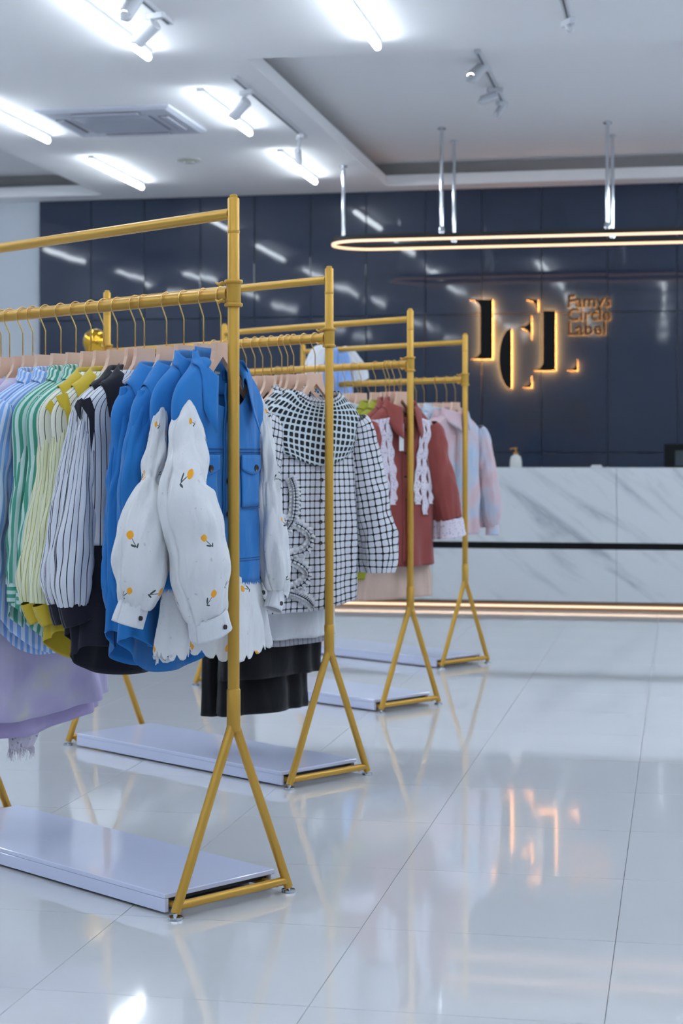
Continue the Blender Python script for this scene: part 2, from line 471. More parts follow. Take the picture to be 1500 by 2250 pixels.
# ------------------------------------------------------------------ oval ring pendant over the counter
zr=2.62; dc=12.415; rad=.275; rl=-2.50; rr_=0.95
o=empty('ring_pendant',room(rl,dc,zr),-TH)
tag(o,'long oval pendant light with a warm glowing edge, hung on chrome rods','light')
def stadium(rad,n=16):
    L=rr_-rl; P=[]
    for k in range(n+1):
        a=math.pi/2+math.pi*k/n; P.append((rad_c+rad*math.cos(a),rad*math.sin(a)))
    for k in range(n+1):
        a=-math.pi/2+math.pi*k/n; P.append((L-rad_c+rad*math.cos(a),rad*math.sin(a)))
    return P
rad_c=rad
def band(name,r_in,r_out,z0,z1,mat):
    a=stadium(r_in); c=stadium(r_out); n=len(a); V=[];F=[]
    for (P,z) in ((a,z0),(c,z0),(c,z1),(a,z1)): V+=[(p[0],p[1],z) for p in P]
    for q in range(4):
        for k in range(n):
            k2=(k+1)%n; q2=(q+1)%4
            F.append((q*n+k,q*n+k2,q2*n+k2,q2*n+k))
    return mk(name,V,F,mat,o,smooth=False)
band('housing',rad-.022,rad+.006,0,.034,M['black'])
band('led_edge',rad-.014,rad+.002,-.015,0,M['warmring'])
for (r,d,zt) in ((-2.43,12.47,HC),(-1.66,12.15,HR),(-1.64,12.68,HR),(-.50,12.16,HR),(-.485,12.66,HR),(.6,12.16,HR),(.6,12.66,HR)):
    b=MB(); x=r-rl; y=d-dc
    b.tube([(x,y,.03),(x,y,zt-zr)],.013,12); ro=b.build('rod',M['chrome'],o)
    MB().lathe([(.03,0),(.03,.006),(.018,.012)],20,(x,y,zt-zr-.012)).build('ceiling_cup',M['chrome'],ro)
    MB().lathe([(.022,0),(.022,.03),(.013,.05)],16,(x,y,.03)).build('socket',M['chrome'],ro)

# ------------------------------------------------------------------ marble counter
cd=12.05; cl=at_wall(560,1100,cd)[0]; cr=1.35
o=empty('reception_counter',room(cl,cd,0),-TH)
tag(o,'long white marble reception counter with a dark groove and a glowing plinth','counter')
W=cr-cl
MB().box((.01,.03,.06),(W-.01,.62,.95)).build('carcass',M['black'],o,smooth=False,sharp=None)
MB().box((.02,.06,0),(W-.02,.60,.06)).build('plinth',plain('plinth_bronze','#8d7660',.4),o,smooth=False,sharp=None)
MB().box((.02,.045,.020),(W-.02,.058,.034)).build('plinth_light',M['warmkick'],o,smooth=False,sharp=None)
xs=[0,1.28,2.56,3.84,W] if W>3.9 else [0,1.28,2.56,W]
for a,c in zip(xs[:-1],xs[1:]):
    MB().box((a+.001,0,.474),(c-.001,.03,.993),.002).build('marble_slab',M['marble'],o,smooth=False,sharp=None)
    MB().box((a+.001,0,.066),(c-.001,.03,.428),.002).build('marble_slab',M['marble'],o,smooth=False,sharp=None)
MB().box((.005,.015,.426),(W-.005,.032,.476)).build('groove',M['signblack'],o,smooth=False,sharp=None)
MB().box((0,.03,.95),(W,.62,.993),.002).build('counter_top',M['marble'],o,smooth=False,sharp=None)

# soap bottle, tray and screen on the counter
r,z=at_wall(1133,1027,12.2)
o=empty('pump_bottle',room(r,12.2,.993),-TH); tag(o,'white pump bottle with a gold pump standing on the marble counter','bottle')
b=MB(); pr=[(.040,.0),(.043,.004),(.041,.05),(.034,.078),(.018,.088),(.014,.095)]
b.lathe(pr,24); b.build('bottle_body',plain('bottle_white','#d3d6d2',.35),o)
b=MB(); b.lathe([(.017,.093),(.017,.108),(.006,.112),(.006,.128),(.011,.130),(.011,.140),(.0,.142)],16); b.tube([(0,0,.135),(-.035,0,.133),(-.040,0,.126)],.005,8)
b.build('pump',plain('pump_gold','#c08a4a',.3,.8),o)
r,z=at_wall(1310,1027,12.16)
o=empty('card_tray',room(r,12.16,.993),-TH); tag(o,'low white card tray on the marble counter','tray')
MB().box((-.04,-.03,0),(.04,.03,.010),.003).build('tray_base',M['white_metal'],o,smooth=False,sharp=None)
MB().box((-.034,-.02,.010),(.034,.02,.018),.002).build('cards',plain('card_white','#dcdfe2',.6),o,smooth=False,sharp=None)
r,z=at_wall(1459,1027,12.45)
o=empty('monitor',room(r,12.45,.993),-TH); tag(o,'black framed screen standing on the counter at the right edge','monitor')
MB().box((0,0,0.0),(.62,.045,.165),.004).build('frame',M['signblack'],o,smooth=False,sharp=None)
MB().box((.075,-.004,.012),(.545,.002,.120)).build('display',M['screen'],o,smooth=False,sharp=None)

# ------------------------------------------------------------------ halo-lit sign
def sgn(cx,cy): return at_wall(1020+cx*.22667,630+cy*.22667,PD)
def arc(cx,cy,rx,ry,a0,a1,n=10):
    return [(cx+rx*math.cos(math.radians(a0+(a1-a0)*k/n)), cy-ry*math.sin(math.radians(a0+(a1-a0)*k/n))) for k in range(n+1)]
shapes=[
 [(60,131),(280,131),(280,706),(70,706)]+arc(70,625,92,78,-90,0)+arc(60,215,102,78,0,90),
 [(462,412),(462,990)]+arc(462,700,117,288,-92,-268,28),
 [(612,131),(720,131),(720,248)]+arc(612,240,100,102,0,90),
 [(657,285),(657,528)]+arc(557,510,98,98,0,88)+arc(553,300,100,96,-88,0),
 [(768,241),(888,241),(888,818),(672,818)]+arc(672,728,96,86,-90,0),
 [(657,866),(657,982),(570,982)]+arc(563,880,94,98,-88,0),
 [(1100,712),(1100,818),(1000,818)]+arc(1000,715,98,100,-88,0)]
r0,z0=sgn(470,560)
sign=empty('wall_sign',room(r0,PD,z0),-TH)
tag(sign,'black letter shapes and three words glowing amber on the dark panelled wall','sign')
for sh in shapes:
    P=[(sgn(*q)[0]-r0,sgn(*q)[1]-z0) for q in sh]
    lt=MB().prism(P,-.064,-.052).build('letter_shape',M['signblack'],sign,smooth=False,sharp=None)
    cx=sum(p[0] for p in P)/len(P); cz=sum(p[1] for p in P)/len(P)
    MB().prism(P,-.0515,-.0490).build('lit_edge',M['warm'],lt,smooth=False,sharp=None)
def word(txt,cx,cy,width):
    cu=bpy.data.curves.new('word','FONT'); cu.body=txt; cu.size=.1; cu.extrude=.0; cu.offset=.0032; cu.resolution_u=3
    ob=bpy.data.objects.new('word',cu); COL.objects.link(ob)
    bpy.context.view_layer.update()
    dg=bpy.context.evaluated_depsgraph_get()
    me=bpy.data.meshes.new_from_object(ob.evaluated_get(dg)); bpy.data.objects.remove(ob); bpy.data.curves.remove(cu)
    vs=[v.co.copy() for v in me.vertices]; fs=[tuple(p.vertices) for p in me.polygons]
    from collections import Counter
    ec=Counter(); 
    for f in fs:
        for i in range(len(f)): ec[(f[i],f[(i+1)%len(f)])]+=1
    edge=[e for e in ec if (e[1],e[0]) not in ec]
    x0=min(v.x for v in vs); sc=width/(max(v.x for v in vs)-x0)
    sr,sz=sgn(cx,cy); n=len(vs)
    def ex(ya,yb):
        V=[(sr-r0+(v.x-x0)*sc,ya,sz-z0+v.y*sc) for v in vs]+[(sr-r0+(v.x-x0)*sc,yb,sz-z0+v.y*sc) for v in vs]
        F=list(fs)+[tuple(reversed([i+n for i in f])) for f in fs]+[(a+n,c+n,c,a) for a,c in edge]
        return V,F
    V,F=ex(-.030,-.023); w=mk('word',V,F,plain('word_bronze','#4a3220',.5,.2),sign,smooth=False)
    V,F=ex(-.0225,-.0205); mk('lit_edge',V,F,M['warmword'],w,smooth=False)
pxm=lambda n: n*.22667*13.6/FPX
word('Famys',1000,200,pxm(418)); word('Circle',1000,332,pxm(415)); word('Label',1000,470,pxm(368))

# gold mannequin standing behind the racks
w=Vector(((210-750)/FPX*10.4,10.4,0))
o=empty('mannequin',w,.3); tag(o,'polished gold mannequin with a smooth round head, behind the first gold rack','mannequin')
MB().lathe([(.0,1.665),(.03,1.67),(.058,1.70),(.074,1.745),(.075,1.775),(.062,1.81),(.035,1.832),(.0,1.84)],32).build('head',M['mirror_gold'],o)
MB().lathe([(.05,1.50),(.042,1.55),(.04,1.62),(.036,1.69)],24).build('neck',M['mirror_gold'],o)
b=MB(); V=[];F=[]
sec=[(.95,.15,.10),(1.0,.165,.11),(1.12,.13,.09),(1.2,.125,.085),(1.32,.15,.11),(1.42,.165,.095),(1.475,.13,.07),(1.51,.05,.05)]
for (z,a,bb) in sec:
    for k in range(24): V.append((a*math.cos(2*math.pi*k/24),bb*math.sin(2*math.pi*k/24),z))
for i in range(len(sec)-1):
    for k in range(24): F.append((i*24+k,i*24+(k+1)%24,(i+1)*24+(k+1)%24,(i+1)*24+k))
F.append(tuple(reversed(range(24))))
mk('torso',V,F,cloth('mannequin_top','#e4e4e6'),o)
MB().tube([(0,0,.02),(0,0,.96)],.014,12).build('stand_pole',M['gold'],o)
MB().lathe([(.15,0),(.15,.012),(.02,.022)],32).build('stand_base',M['gold'],o)

# ------------------------------------------------------------------ clothes racks
RAIL_Z=1.468
class Rack:
    def __init__(s,X,Y,label,a=math.radians(45)):
        s.o=Vector((X,Y,0)); s.a=a; s.l=Vector((-math.sin(a),math.cos(a),0)); s.L=1.2
        r=empty('clothes_rack',s.o,a); s.root=r
        tag(r,label,'clothes rack','gold clothes racks')
        L=s.L; g=M['gold']
        for y,sg in ((0,1),(L,-1)):
            p=MB().tube([(0,y,.50),(0,y,1.694),(0,y,1.697)],[.0142,.0142,.013],24).build('pole',g,r)
            MB().lathe([(.0095,1.696),(.0095,1.703),(.007,1.705)],16,(0,y,0)).build('pole_cap',g,p)
            MB().lathe([(.0142,1.612),(.0151,1.613),(.0151,1.618),(.0142,1.619)],24,(0,y,0)).build('joint_ring',g,p)
            MB().lathe([(.012,.415),(.0166,.42),(.0166,.517),(.0145,.520)],24,(0,y,0)).build('sleeve_joint',g,r)
            for sx in (-1,1):
                lg=MB().tube([(sx*.006,y,.430),(sx*.180,y,.014)],.0115,16).build('leg',g,r)
                MB().lathe([(.005,.014),(.005,.008),(.017,.007),(.018,.001),(.016,.0)],20,(sx*.180,y,0)).build('glide',M['chrome'],lg)
            MB().tube([(-.175,y,.030),(.175,y,.030)],.0105,14).build('foot_bar',g,r)
            cl=MB().lathe([(.0155,1.436),(.0215,1.436),(.0225,1.440),(.0215,1.444),(.0178,1.446),(.0178,1.490),(.0215,1.492),(.0225,1.496),(.0215,1.500),(.0155,1.500)],24,(0,y,0)).build('clamp',g,r)
            MB().tube([(0,y+sg*.012,RAIL_Z),(0,y+sg*.036,RAIL_Z)],.0185,20).build('clamp_socket',g,cl)
            for dz in (.022,-.020):
                b=MB(); b.tube([(-.017,y+sg*.012,RAIL_Z+dz),(-.030,y+sg*.016,RAIL_Z+dz)],.0035,10)
                b.tube([(-.030,y+sg*.004,RAIL_Z+dz+.004),(-.032,y+sg*.016,RAIL_Z+dz-.002),(-.030,y+sg*.030,RAIL_Z+dz+.004)],[.0025,.0042,.0022],10)
                b.build('wing_screw',g,cl)
        MB().tube([(0,.01,1.660),(0,L-.01,1.660)],.0138,20).build('top_rail',g,r)
        MB().tube([(0,.02,RAIL_Z),(0,L-.02,RAIL_Z)],.0158,20).build('hanging_rail',g,r)
        pf=empty('base_shelf',(0,0,0),0,r)
        MB().box((-.175,.045,.038),(.175,L-.045,.050),.0015).build('shelf_top',M['board'],pf,smooth=False,sharp=None)
        for sx in (-1,1):
            x0,x1=sorted((sx*.175,sx*.163)); MB().box((x0,.045,.006),(x1,L-.045,.0376),.001).build('shelf_edge',M['board'],pf,smooth=False,sharp=None)
        MB().box((-.160,.06,.026),(.160,L-.06,.036)).build('under_tray',M['black'],pf,smooth=False,sharp=None)
        for sx in (-1,1):
            MB().tube([(sx*.152,.01,.022),(sx*.152,L-.01,.022)],.008,10).build('side_bar',g,pf)
    def pos(s,t): return s.o+s.l*t+Vector((0,0,RAIL_Z))
    def t_px(s,px):
        k=(px-750)/FPX
        return (k*s.o.y-s.o.x)/(s.l.x-k*s.l.y)
R1=Rack(-.2588,4.149,'nearest gold clothes rack with the blue denim jackets')
R2=Rack(-.0406,5.715,'second gold clothes rack, with black-and-white checked tunics')
R3=Rack(.2929,7.37,'third gold clothes rack, with rust red ruffled blouses')
R4=Rack(.633,8.86,'farthest gold clothes rack, with a pastel shirt, near the counter')

# ------------------------------------------------------------------ hangers
def hanger_meshes():
    up=[(.030,0),(.031,-.022),(.037,-.042),(.052,-.062),(.078,-.083),(.112,-.106),(.140,-.126),(.158,-.143),(.164,-.154)]
    dn=[(.160,-.163),(.150,-.162),(.126,-.146),(.095,-.121),(.055,-.086),(.022,-.054),(0,-.034)]
    half=up+dn
    poly=half+[(-x,z) for x,z in reversed(half[:-1])]
    b=MB().prism(poly,-.0065,.0065)
    body=bpy.data.meshes.new('hanger_body'); body.from_pydata([tuple(v) for v in b.v],[],b.f); body.materials.append(M['wood'])
    pts=[(0,0,-.118),(0,0,-.052),(-.003,0,-.044),(-.0165,0,-.018),(-.0195,0,-.008)]
    for k in range(0,13):
        a=math.pi+math.radians(0)-math.pi*k/12*1.12
        pts.append((.0195*math.cos(a),0,.0195*math.sin(a)))
    b=MB().tube(pts,.0018,8)
    hook=bpy.data.meshes.new('hook'); hook.from_pydata([tuple(v) for v in b.v],[],b.f); hook.materials.append(M['brass'])
    hook.polygons.foreach_set('use_smooth',[True]*len(hook.polygons))
    return body,hook
HB,HK=hanger_meshes()
def hanger(rack,t,yaw,what):
    o=empty('hanger',rack.pos(t),rack.a+yaw)
    tag(o,'pale wooden hanger with gold hook holding '+what,'hanger','wooden hangers on the gold racks')
    a=bpy.data.objects.new('hanger_body',HB); b=bpy.data.objects.new('hook',HK)
    for q in (a,b): COL.objects.link(q); q.parent=o
    a.location=(0,0,-.116)
    return o

# ------------------------------------------------------------------ garment construction
def catmull(keys,n=80):
    K=[keys[0]]+list(keys)+[keys[-1]]; out=[]
    seg=len(keys)-1
    for i in range(n+1):
        u=i/n*seg; k=min(int(u),seg-1); f=u-k
        p0,p1,p2,p3=K[k],K[k+1],K[k+2],K[k+3]
        out.append(tuple(.5*((2*b)+(-a+c)*f+(2*a-5*b+4*c-d)*f*f+(-a+3*b-3*c+d)*f**3) for a,b,c,d in zip(p0,p1,p2,p3)))
    return out
def sm(a,b,x):
    x=max(0,min(1,(x-a)/(b-a))); return x*x*(3-2*x)
class Tube:
    """closed cloth surface: sections (z, half width, half depth, cx, cy)"""
    def __init__(s,keys,fold=.012,seed=0,k=(5,8,13),hem=None,p=.82,start=None,neck=None):
        s.s=catmull(keys); s.z0=keys[0][0]; s.z1=keys[-1][0]; s.fold=fold; s.p=p; s.k=k; s.hem=hem; s.neck=neck
        rn=random.Random(seed); s.ph=[rn.uniform(0,6.28) for _ in range(6)]; s.seed=seed
        s.fs=start if start is not None else s.z0-.12
        mid=s.at(s.z0+(s.z1-s.z0)*.5); s.arc=[0]
        N=96; q=None
        for i in range(N+1):
            th=2*math.pi*i/N; x=mid[0]*s.pw(math.cos(th)); y=mid[1]*s.pw(math.sin(th))
            if q: s.arc.append(s.arc[-1]+math.hypot(x-q[0],y-q[1]))
            q=(x,y)
    def pw(s,c): return math.copysign(abs(c)**s.p,c)
    def at(s,z):
        S=s.s; lo,hi=0,len(S)-1
        while hi-lo>1:
            m=(lo+hi)//2
            if S[m][0]>=z: lo=m
            else: hi=m
        a,b=S[lo],S[hi]; f=0 if abs(a[0]-b[0])<1e-9 else max(0,min(1,(z-a[0])/(b[0]-a[0])))
        return tuple(a[i]+(b[i]-a[i])*f for i in range(1,5))
    def P(s,th,z,off=0.0,top=False):
        if top and s.neck:
            dp,rg=s.neck
            z-=dp*max(0,-math.sin(th))**4*max(0,1-(s.z0-z)/rg)**1.5
        W,D,cx,cy=s.at(z); c,sn=math.cos(th),math.sin(th)
        t=(z-s.z0)/(s.z1-s.z0)
        amp=s.fold*sm(0,1,(s.fs-z)/max(.05,(s.fs-s.z1)))
        d=0
        for i,k in enumerate(s.k): d+=math.sin(k*th+s.ph[i]+(z*3.0)*(i-.7))/(1+.5*i)
        d=d*amp*.7+amp*.5*mnoise.noise((math.cos(th)*3+s.seed,math.sin(th)*2,z*7))
        d+=.006*sm(0,.15,s.z0-z)*mnoise.noise((c*4+s.seed*1.7,sn*2,z*11))
        zz=z
        if s.hem: zz+=s.hem(th)*max(0,min(1,t))**4
        x=cx+W*s.pw(c)+c*(off+d*.45); y=cy+D*s.pw(sn)+sn*(off)+math.copysign(min(1,abs(sn)*1.6),sn)*d
        return Vector((x,y,zz))
    def u(s,th):
        g=(th%(2*math.pi))/(2*math.pi)*96; i=int(g); f=g-i
        return s.arc[i]+(s.arc[min(i+1,96)]-s.arc[i])*f
    def front(s,xf,z,off=0.0):
        """point on the front at fraction xf of the half width"""
        c=math.copysign(min(1,abs(xf))**(1/s.p),xf)
        return s.P(-math.acos(max(-1,min(1,c))),z,off)
    def mesh(s,name,mat,root,rows=46,cols=84,za=None,zb=None,solid=.0016,th0=0,th1=2*math.pi,off=0.0):
        za=s.z0 if za is None else za; zb=s.z1 if zb is None else zb
        V=[];UV=[];F=[]; full=abs(th1-th0-2*math.pi)<1e-6
        for i in range(rows+1):
            z=za+(zb-za)*i/rows
            for j in range(cols+1):
                th=th0+(th1-th0)*j/cols
                V.append(s.P(th,z,off,True)); UV.append((s.u(th) if not (j==cols and full) else s.arc[-1], z))
        n=cols+1
        for i in range(rows):
            for j in range(cols): F.append((i*n+j,(i+1)*n+j,(i+1)*n+j+1,i*n+j+1))
        return mk(name,V,F,mat,root,uv=UV,solid=solid)
    def patch(s,name,mat,root,x0,x1,z0,z1,off=.004,n=8,m=6,solid=.002,shape=None):
        """a piece lying on the front between fractions x0..x1 and heights z0..z1"""
        V=[];F=[];UV=[]
        for i in range(m+1):
            for j in range(n+1):
                f=j/n; g=i/m; z=z0+(z1-z0)*g
                if shape: z+=shape(f)*g
                V.append(s.front(x0+(x1-x0)*f,z,off)); UV.append(((x0+(x1-x0)*f)*.2,z))
        for i in range(m):
            for j in range(n): F.append((i*(n+1)+j,(i+1)*(n+1)+j,(i+1)*(n+1)+j+1,i*(n+1)+j+1))
        return mk(name,V,F,mat,root,uv=UV,solid=solid)
    def ruffle(s,name,mat,root,path,width,freq,amp,off=.005,n=60,scal=.15):
        """a frilled strip following path [(xf,z)...] on the front"""
        V=[];F=[];UV=[]; C=catmull([(a,b) for a,b in path],n); W=s.at(path[0][1])[0]
        for i,(xf,z) in enumerate(C):
            a=C[max(0,i-1)]; b=C[min(n,i+1)]
            tx,tz=(b[0]-a[0])*W,(b[1]-a[1]); L=math.hypot(tx,tz) or 1; nx,nz=-tz/L,tx/L
            for j in range(5):
                g=(j/4-.5); w=width*(1+scal*math.sin(i/n*freq*6.28)*(1 if j>2 else .3))
                o=off+amp*abs(g)*2*(.5+.5*math.sin(i/n*freq*6.28+ (1.5 if g<0 else 0)))
                V.append(s.front(xf+nx*g*w/W,z+nz*g*w,o)); UV.append((g*width,i/n*.5))
        for i in range(n):
            for j in range(4): F.append((i*5+j,(i+1)*5+j,(i+1)*5+j+1,i*5+j+1))
        return mk(name,V,F,mat,root,uv=UV,solid=.0015)
    def button(s,name,mat,root,xf,z,r=.007,off=.006):
        p=s.front(xf,z,off); b=MB(); b.lathe([(r*.5,.001),(r*.7,.0),(r,-.0012),(r,.003)],14,tuple(p),'y')
        return b.build(name,mat,root)

class Garment:
    def __init__(s,rack,t,yaw,name,label,cat,group,dz=0.0,dy=0.0):
        s.P=rack.pos(t)+Vector((0,0,dz)); s.A=rack.a+yaw
        s.ex=Vector((math.cos(s.A),math.sin(s.A),0)); s.ey=Vector((-s.ex.y,s.ex.x,0))
        s.root=tag(empty(name,s.P,s.A),label,cat,group); s.seed=abs(hash(round(t*1000)+round(rack.o.x*77)))%1000
    def loc(s,px,py,y=0.0):
        d=Vector(((px-750)/FPX,1,(HOR-py)/FPX)); o=Vector((0,0,EYE))
        lam=(y-(o-s.P).dot(s.ey))/d.dot(s.ey); p=o+d*lam-s.P
        return Vector((p.dot(s.ex),y,p.z)), lam
    def sleeve_px(s,rows,kap=.8):
        """rows of (left px, right px, row px, local y) -> (centre, a, b)"""
        out=[]
        for xl,xr,py,y in rows:
            c,lam=s.loc((xl+xr)/2,py,y); m=(xr-xl)/2*lam/FPX
            a=m/math.sqrt(math.cos(s.A)**2+(kap*math.sin(s.A))**2); out.append((c.x,c.y,c.z,a,a*kap))
        return out
    def sleeve(s,keys,mat,name='sleeve',gather=(),wr=.004,seed=0,rows=64,cols=40,pleat=15,parent=None,solid=.0016):
        C=catmull(keys,rows); V=[];F=[];UV=[]; vl=0; n=cols+1
        ur=max(k[3]+k[4] for k in keys)*math.pi/(2*math.pi)
        for i,(x,y,z,a,b) in enumerate(C):
            p=Vector((x,y,z)); q=Vector(C[max(0,i-1)][:3]); w=Vector(C[min(rows,i+1)][:3])
            T=(w-q).normalized(); 
            if i: vl+=(p-q).length
            ax=Vector((0,1,0)).cross(T); ax=ax.normalized() if ax.length>1e-4 else Vector((1,0,0)); by=T.cross(ax).normalized()
            f=i/rows; ga=0
            for (g,wd,am) in gather: ga+=am*math.exp(-((f-g)/wd)**2)
            for j in range(n):
                th=2*math.pi*j/cols; c,sn=math.cos(th),math.sin(th)
                d=wr*mnoise.noise((p.x*9+c*1.6+seed,p.z*16+sn*1.2,sn*1.5+seed*.37))*1.6
                d+=wr*.8*mnoise.noise((c*4+seed,z*9+c*3,sn*4))
                d*=sm(0,.14,f)
                d+=ga*math.sin(pleat*th+seed)
                V.append(p+ax*(a*c+d*c)+by*(b*sn+d*sn)); UV.append((j/cols*2*math.pi*ur,-vl))
        for i in range(rows):
            for j in range(cols): F.append((i*n+j,(i+1)*n+j,(i+1)*n+j+1,i*n+j+1))
        return mk(name,V,F,mat,parent or s.root,uv=UV,solid=solid)
    def collar(s,mat,zb=-.150,rx=.072,ry=.05,hs=.03,fb=.045,ff=.075,spread=.02,dip=.03,open_=.25,tip=.015,name='collar',cols=44,parent=None,flat=0.0,B=None):
        V=[];F=[];UV=[]
        R=9
        for j in range(cols+1):
            ph=open_+(2*math.pi-2*open_)*j/cols
            w=((1+math.cos(ph))/2)**1.5; e=max(0,1-min(j,cols-j)/ (cols*.12))
            x,y=-rx*math.sin(ph),-ry*math.cos(ph); nx,ny=-math.sin(ph),-math.cos(ph)
            fall=fb+(ff-fb)*w; sp=spread*(1+.6*w)
            z0=zb-dip*w
            prof=[(0,0),(-.003,hs*.5),(0,hs),(.005,hs+.003),(.010,hs-.003),(sp*.55,hs-fall*.35),(sp*.85,hs-fall*.65),(sp,hs-fall*.85),(sp+tip*e*.8,hs-fall-tip*e)]
            for i,(o,dz) in enumerate(prof):
                fl=max(0,(i-4)/4)*flat*abs(math.sin(ph))
                q=Vector((x+nx*(o+fl),y+ny*o*.45-(.004*i/R),z0+dz))
                if B and i>2:
                    for _ in range(60):
                        W_,D_,cx_,cy_=B.at(min(q.z-.005,B.z0-.001))
                        if ((q.x-cx_)/(W_+.004))**2+((q.y-cy_)/(D_+.006))**2>=1 or q.z>z0+hs: break
                        q.z+=.002
                V.append(q); UV.append((ph*.07,dz*(1 if i<4 else -1)))
        n=len(prof)
        for j in range(cols):
            for i in range(n-1): F.append((j*n+i,(j+1)*n+i,(j+1)*n+i+1,j*n+i+1))
        return mk(name,V,F,mat,parent or s.root,uv=UV,solid=.002)
def shoulders(w=.20,zn=-.150,D=.045,hemz=-.75,hw=None,hd=None,neck=.072,drop=.10,cy=0.0,c0=0.0):
    hw=hw or w*1.06; hd=hd or D*1.1
    return [(k[0],k[1],k[2],k[3],k[4]+c0) for k in [(zn,neck,.046,0,0),(zn-.015,neck+.012,.046,0,0),(zn-drop*.4,neck+(w-neck)*.44,D,0,0),(zn-drop*.7,neck+(w-neck)*.76,D*.95,0,0),
            (zn-drop,w*.965,D*.9,0,0),(zn-drop*1.4,w,D*.95,0,0),(zn-drop*2.4,w*.97,D,0,cy*.2),((zn-drop*2.4)*.5+hemz*.5,(w*.98+hw)/2,(D+hd)/2,0,cy*.5),(hemz,hw,hd,0,cy)]]
def tails(side=.07,front=.02):
    """shirt-tail hem, raised at the sides and a little at the front"""
    return lambda th: side*abs(math.cos(th))**2.2+front*(max(0,-math.sin(th)))
def mirror(keys): return [(-x,y,z,a,b) for x,y,z,a,b in keys]
def arm(w=.2,z=-.25,ln=.50,out=.07,a=.052,b=.038,fwd=0.0,puff=0.0):
    """default left arm keys in local space"""
    return [(-w*.90,0,z+.02,.022,.022),(-w*.97,0,z-.01,a*.8,b*.85),(-w-out*.25,fwd*.2,z-ln*.2,a,b),(-w-out*.6,fwd*.5,z-ln*.5,a*(1+puff*.4),b*(1+puff*.4)),
            (-w-out*.9,fwd*.85,z-ln*.8,a*(1+puff),b*(1+puff)),(-w-out,fwd,z-ln,a*.72,b*.72)]
def cuff_after(keys,ln=.05,grow=1.08,lean=(0,0)):
    x,y,z,a,b=keys[-1]
    return [(x,y,z+.006,a*grow,b*grow),(x+lean[0]*.5,y+lean[1]*.5,z-ln*.5,a*grow*1.02,b*grow*1.02),(x+lean[0],y+lean[1],z-ln,a*grow,b*grow)]

# cloth
C={}
C['denim']=cloth('blue_denim','#2876be',.35,11)
C['denim_dark']=cloth('dark_blue_stitch','#1d4a86',.2)
C['denim_fray']=cloth('frayed_blue','#5d93d8',.2)
C['tulip']=flowered('white_cotton_tulips','#dadce0')
C['white']=cloth('white_cotton','#dadde3',.45,18)
C['bw']=striped('black_pinstripe_white','#d3d7e2','#1d2330',.0165,.14)
C['black']=cloth('black_crepe','#1a1c28',.2)
C['yellow']=cloth('mustard_satin','#c4ac2c',.25,12,.55)
C['yw']=striped('mustard_pinstripe_white','#dfe0d2','#4c4c34',.0165,.12)
C['ys']=striped('mustard_stripe_cream','#dcdfc4','#a9a83c',.013,.16)
C['green']=striped('green_stripe_white','#c2ddd8','#4c9c86',.019,.5)
C['greenh']=striped('green_stripe_across','#c2ddd8','#4c9c86',.019,.5,across=True)
C['blue']=striped('blue_stripe_white','#c9d8f2','#7fa9e6',.017,.5)
C['blueh']=striped('blue_stripe_across','#c9d8f2','#7fa9e6',.017,.5,across=True)
C['lav']=patched('lavender_print',[(.30,'#b0a7d0'),(.5,'#bdb5d6'),(.62,'#c1bcd2'),(.72,'#cbc7be')],7)
C['lavs']=cloth('lavender_satin','#b2a4cf',.2,14,.5)
C['grid']=checked('black_check_white','#cfd1da','#10161c',.0235,.86)
C['gridd']=checked('white_check_black','#0f181f','#c4cfd6',.0235,.70,.12)
C['ruf']=cloth('white_gauze','#e2e2e6',.5,30)
C['grey']=striped('grey_pinstripe','#a9a8b2','#4d4c58',.02,.12)
C['ink']=cloth('black_wool','#0c0e12',.2)
C['rust']=cloth('rust_crepe','#8c4440',.25,12)
C['lace']=patched('pale_floral_lace',[(.3,'#cfc6d4'),(.7,'#d8d2de')],9,.4,(95,.26,'#8d86a0'))
C['olive']=cloth('olive_green','#97982a',.2)
C['beige']=cloth('beige_crepe','#c6aea0',.25)
C['pastel']=patched('pink_blue_tie_dye',[(.32,'#a8bdd6'),(.44,'#c0bac8'),(.52,'#c9b2ba'),(.68,'#c6a8b0')],5)
C['dots']=patched('pale_dotted_blue',[(.3,'#b6c2d2'),(.7,'#c4ccd8')],9,.3,(60,.22,'#8f9ab4'))
C['sky']=cloth('sky_blue_cotton','#8db0ea',.3)
BUT=plain('dark_button','#2a1c16',.3); BUTW=plain('pale_button','#c9cdd4',.3)

# ------------------------------------------------------------------ first rack
rd=math.radians
GRP1='garments on the nearest rack'
def scallop(k,am): return lambda th: am*(1-abs(math.sin(k*th)))**1.5+.012*math.sin(2*th+1)+.008*math.sin(5*th)

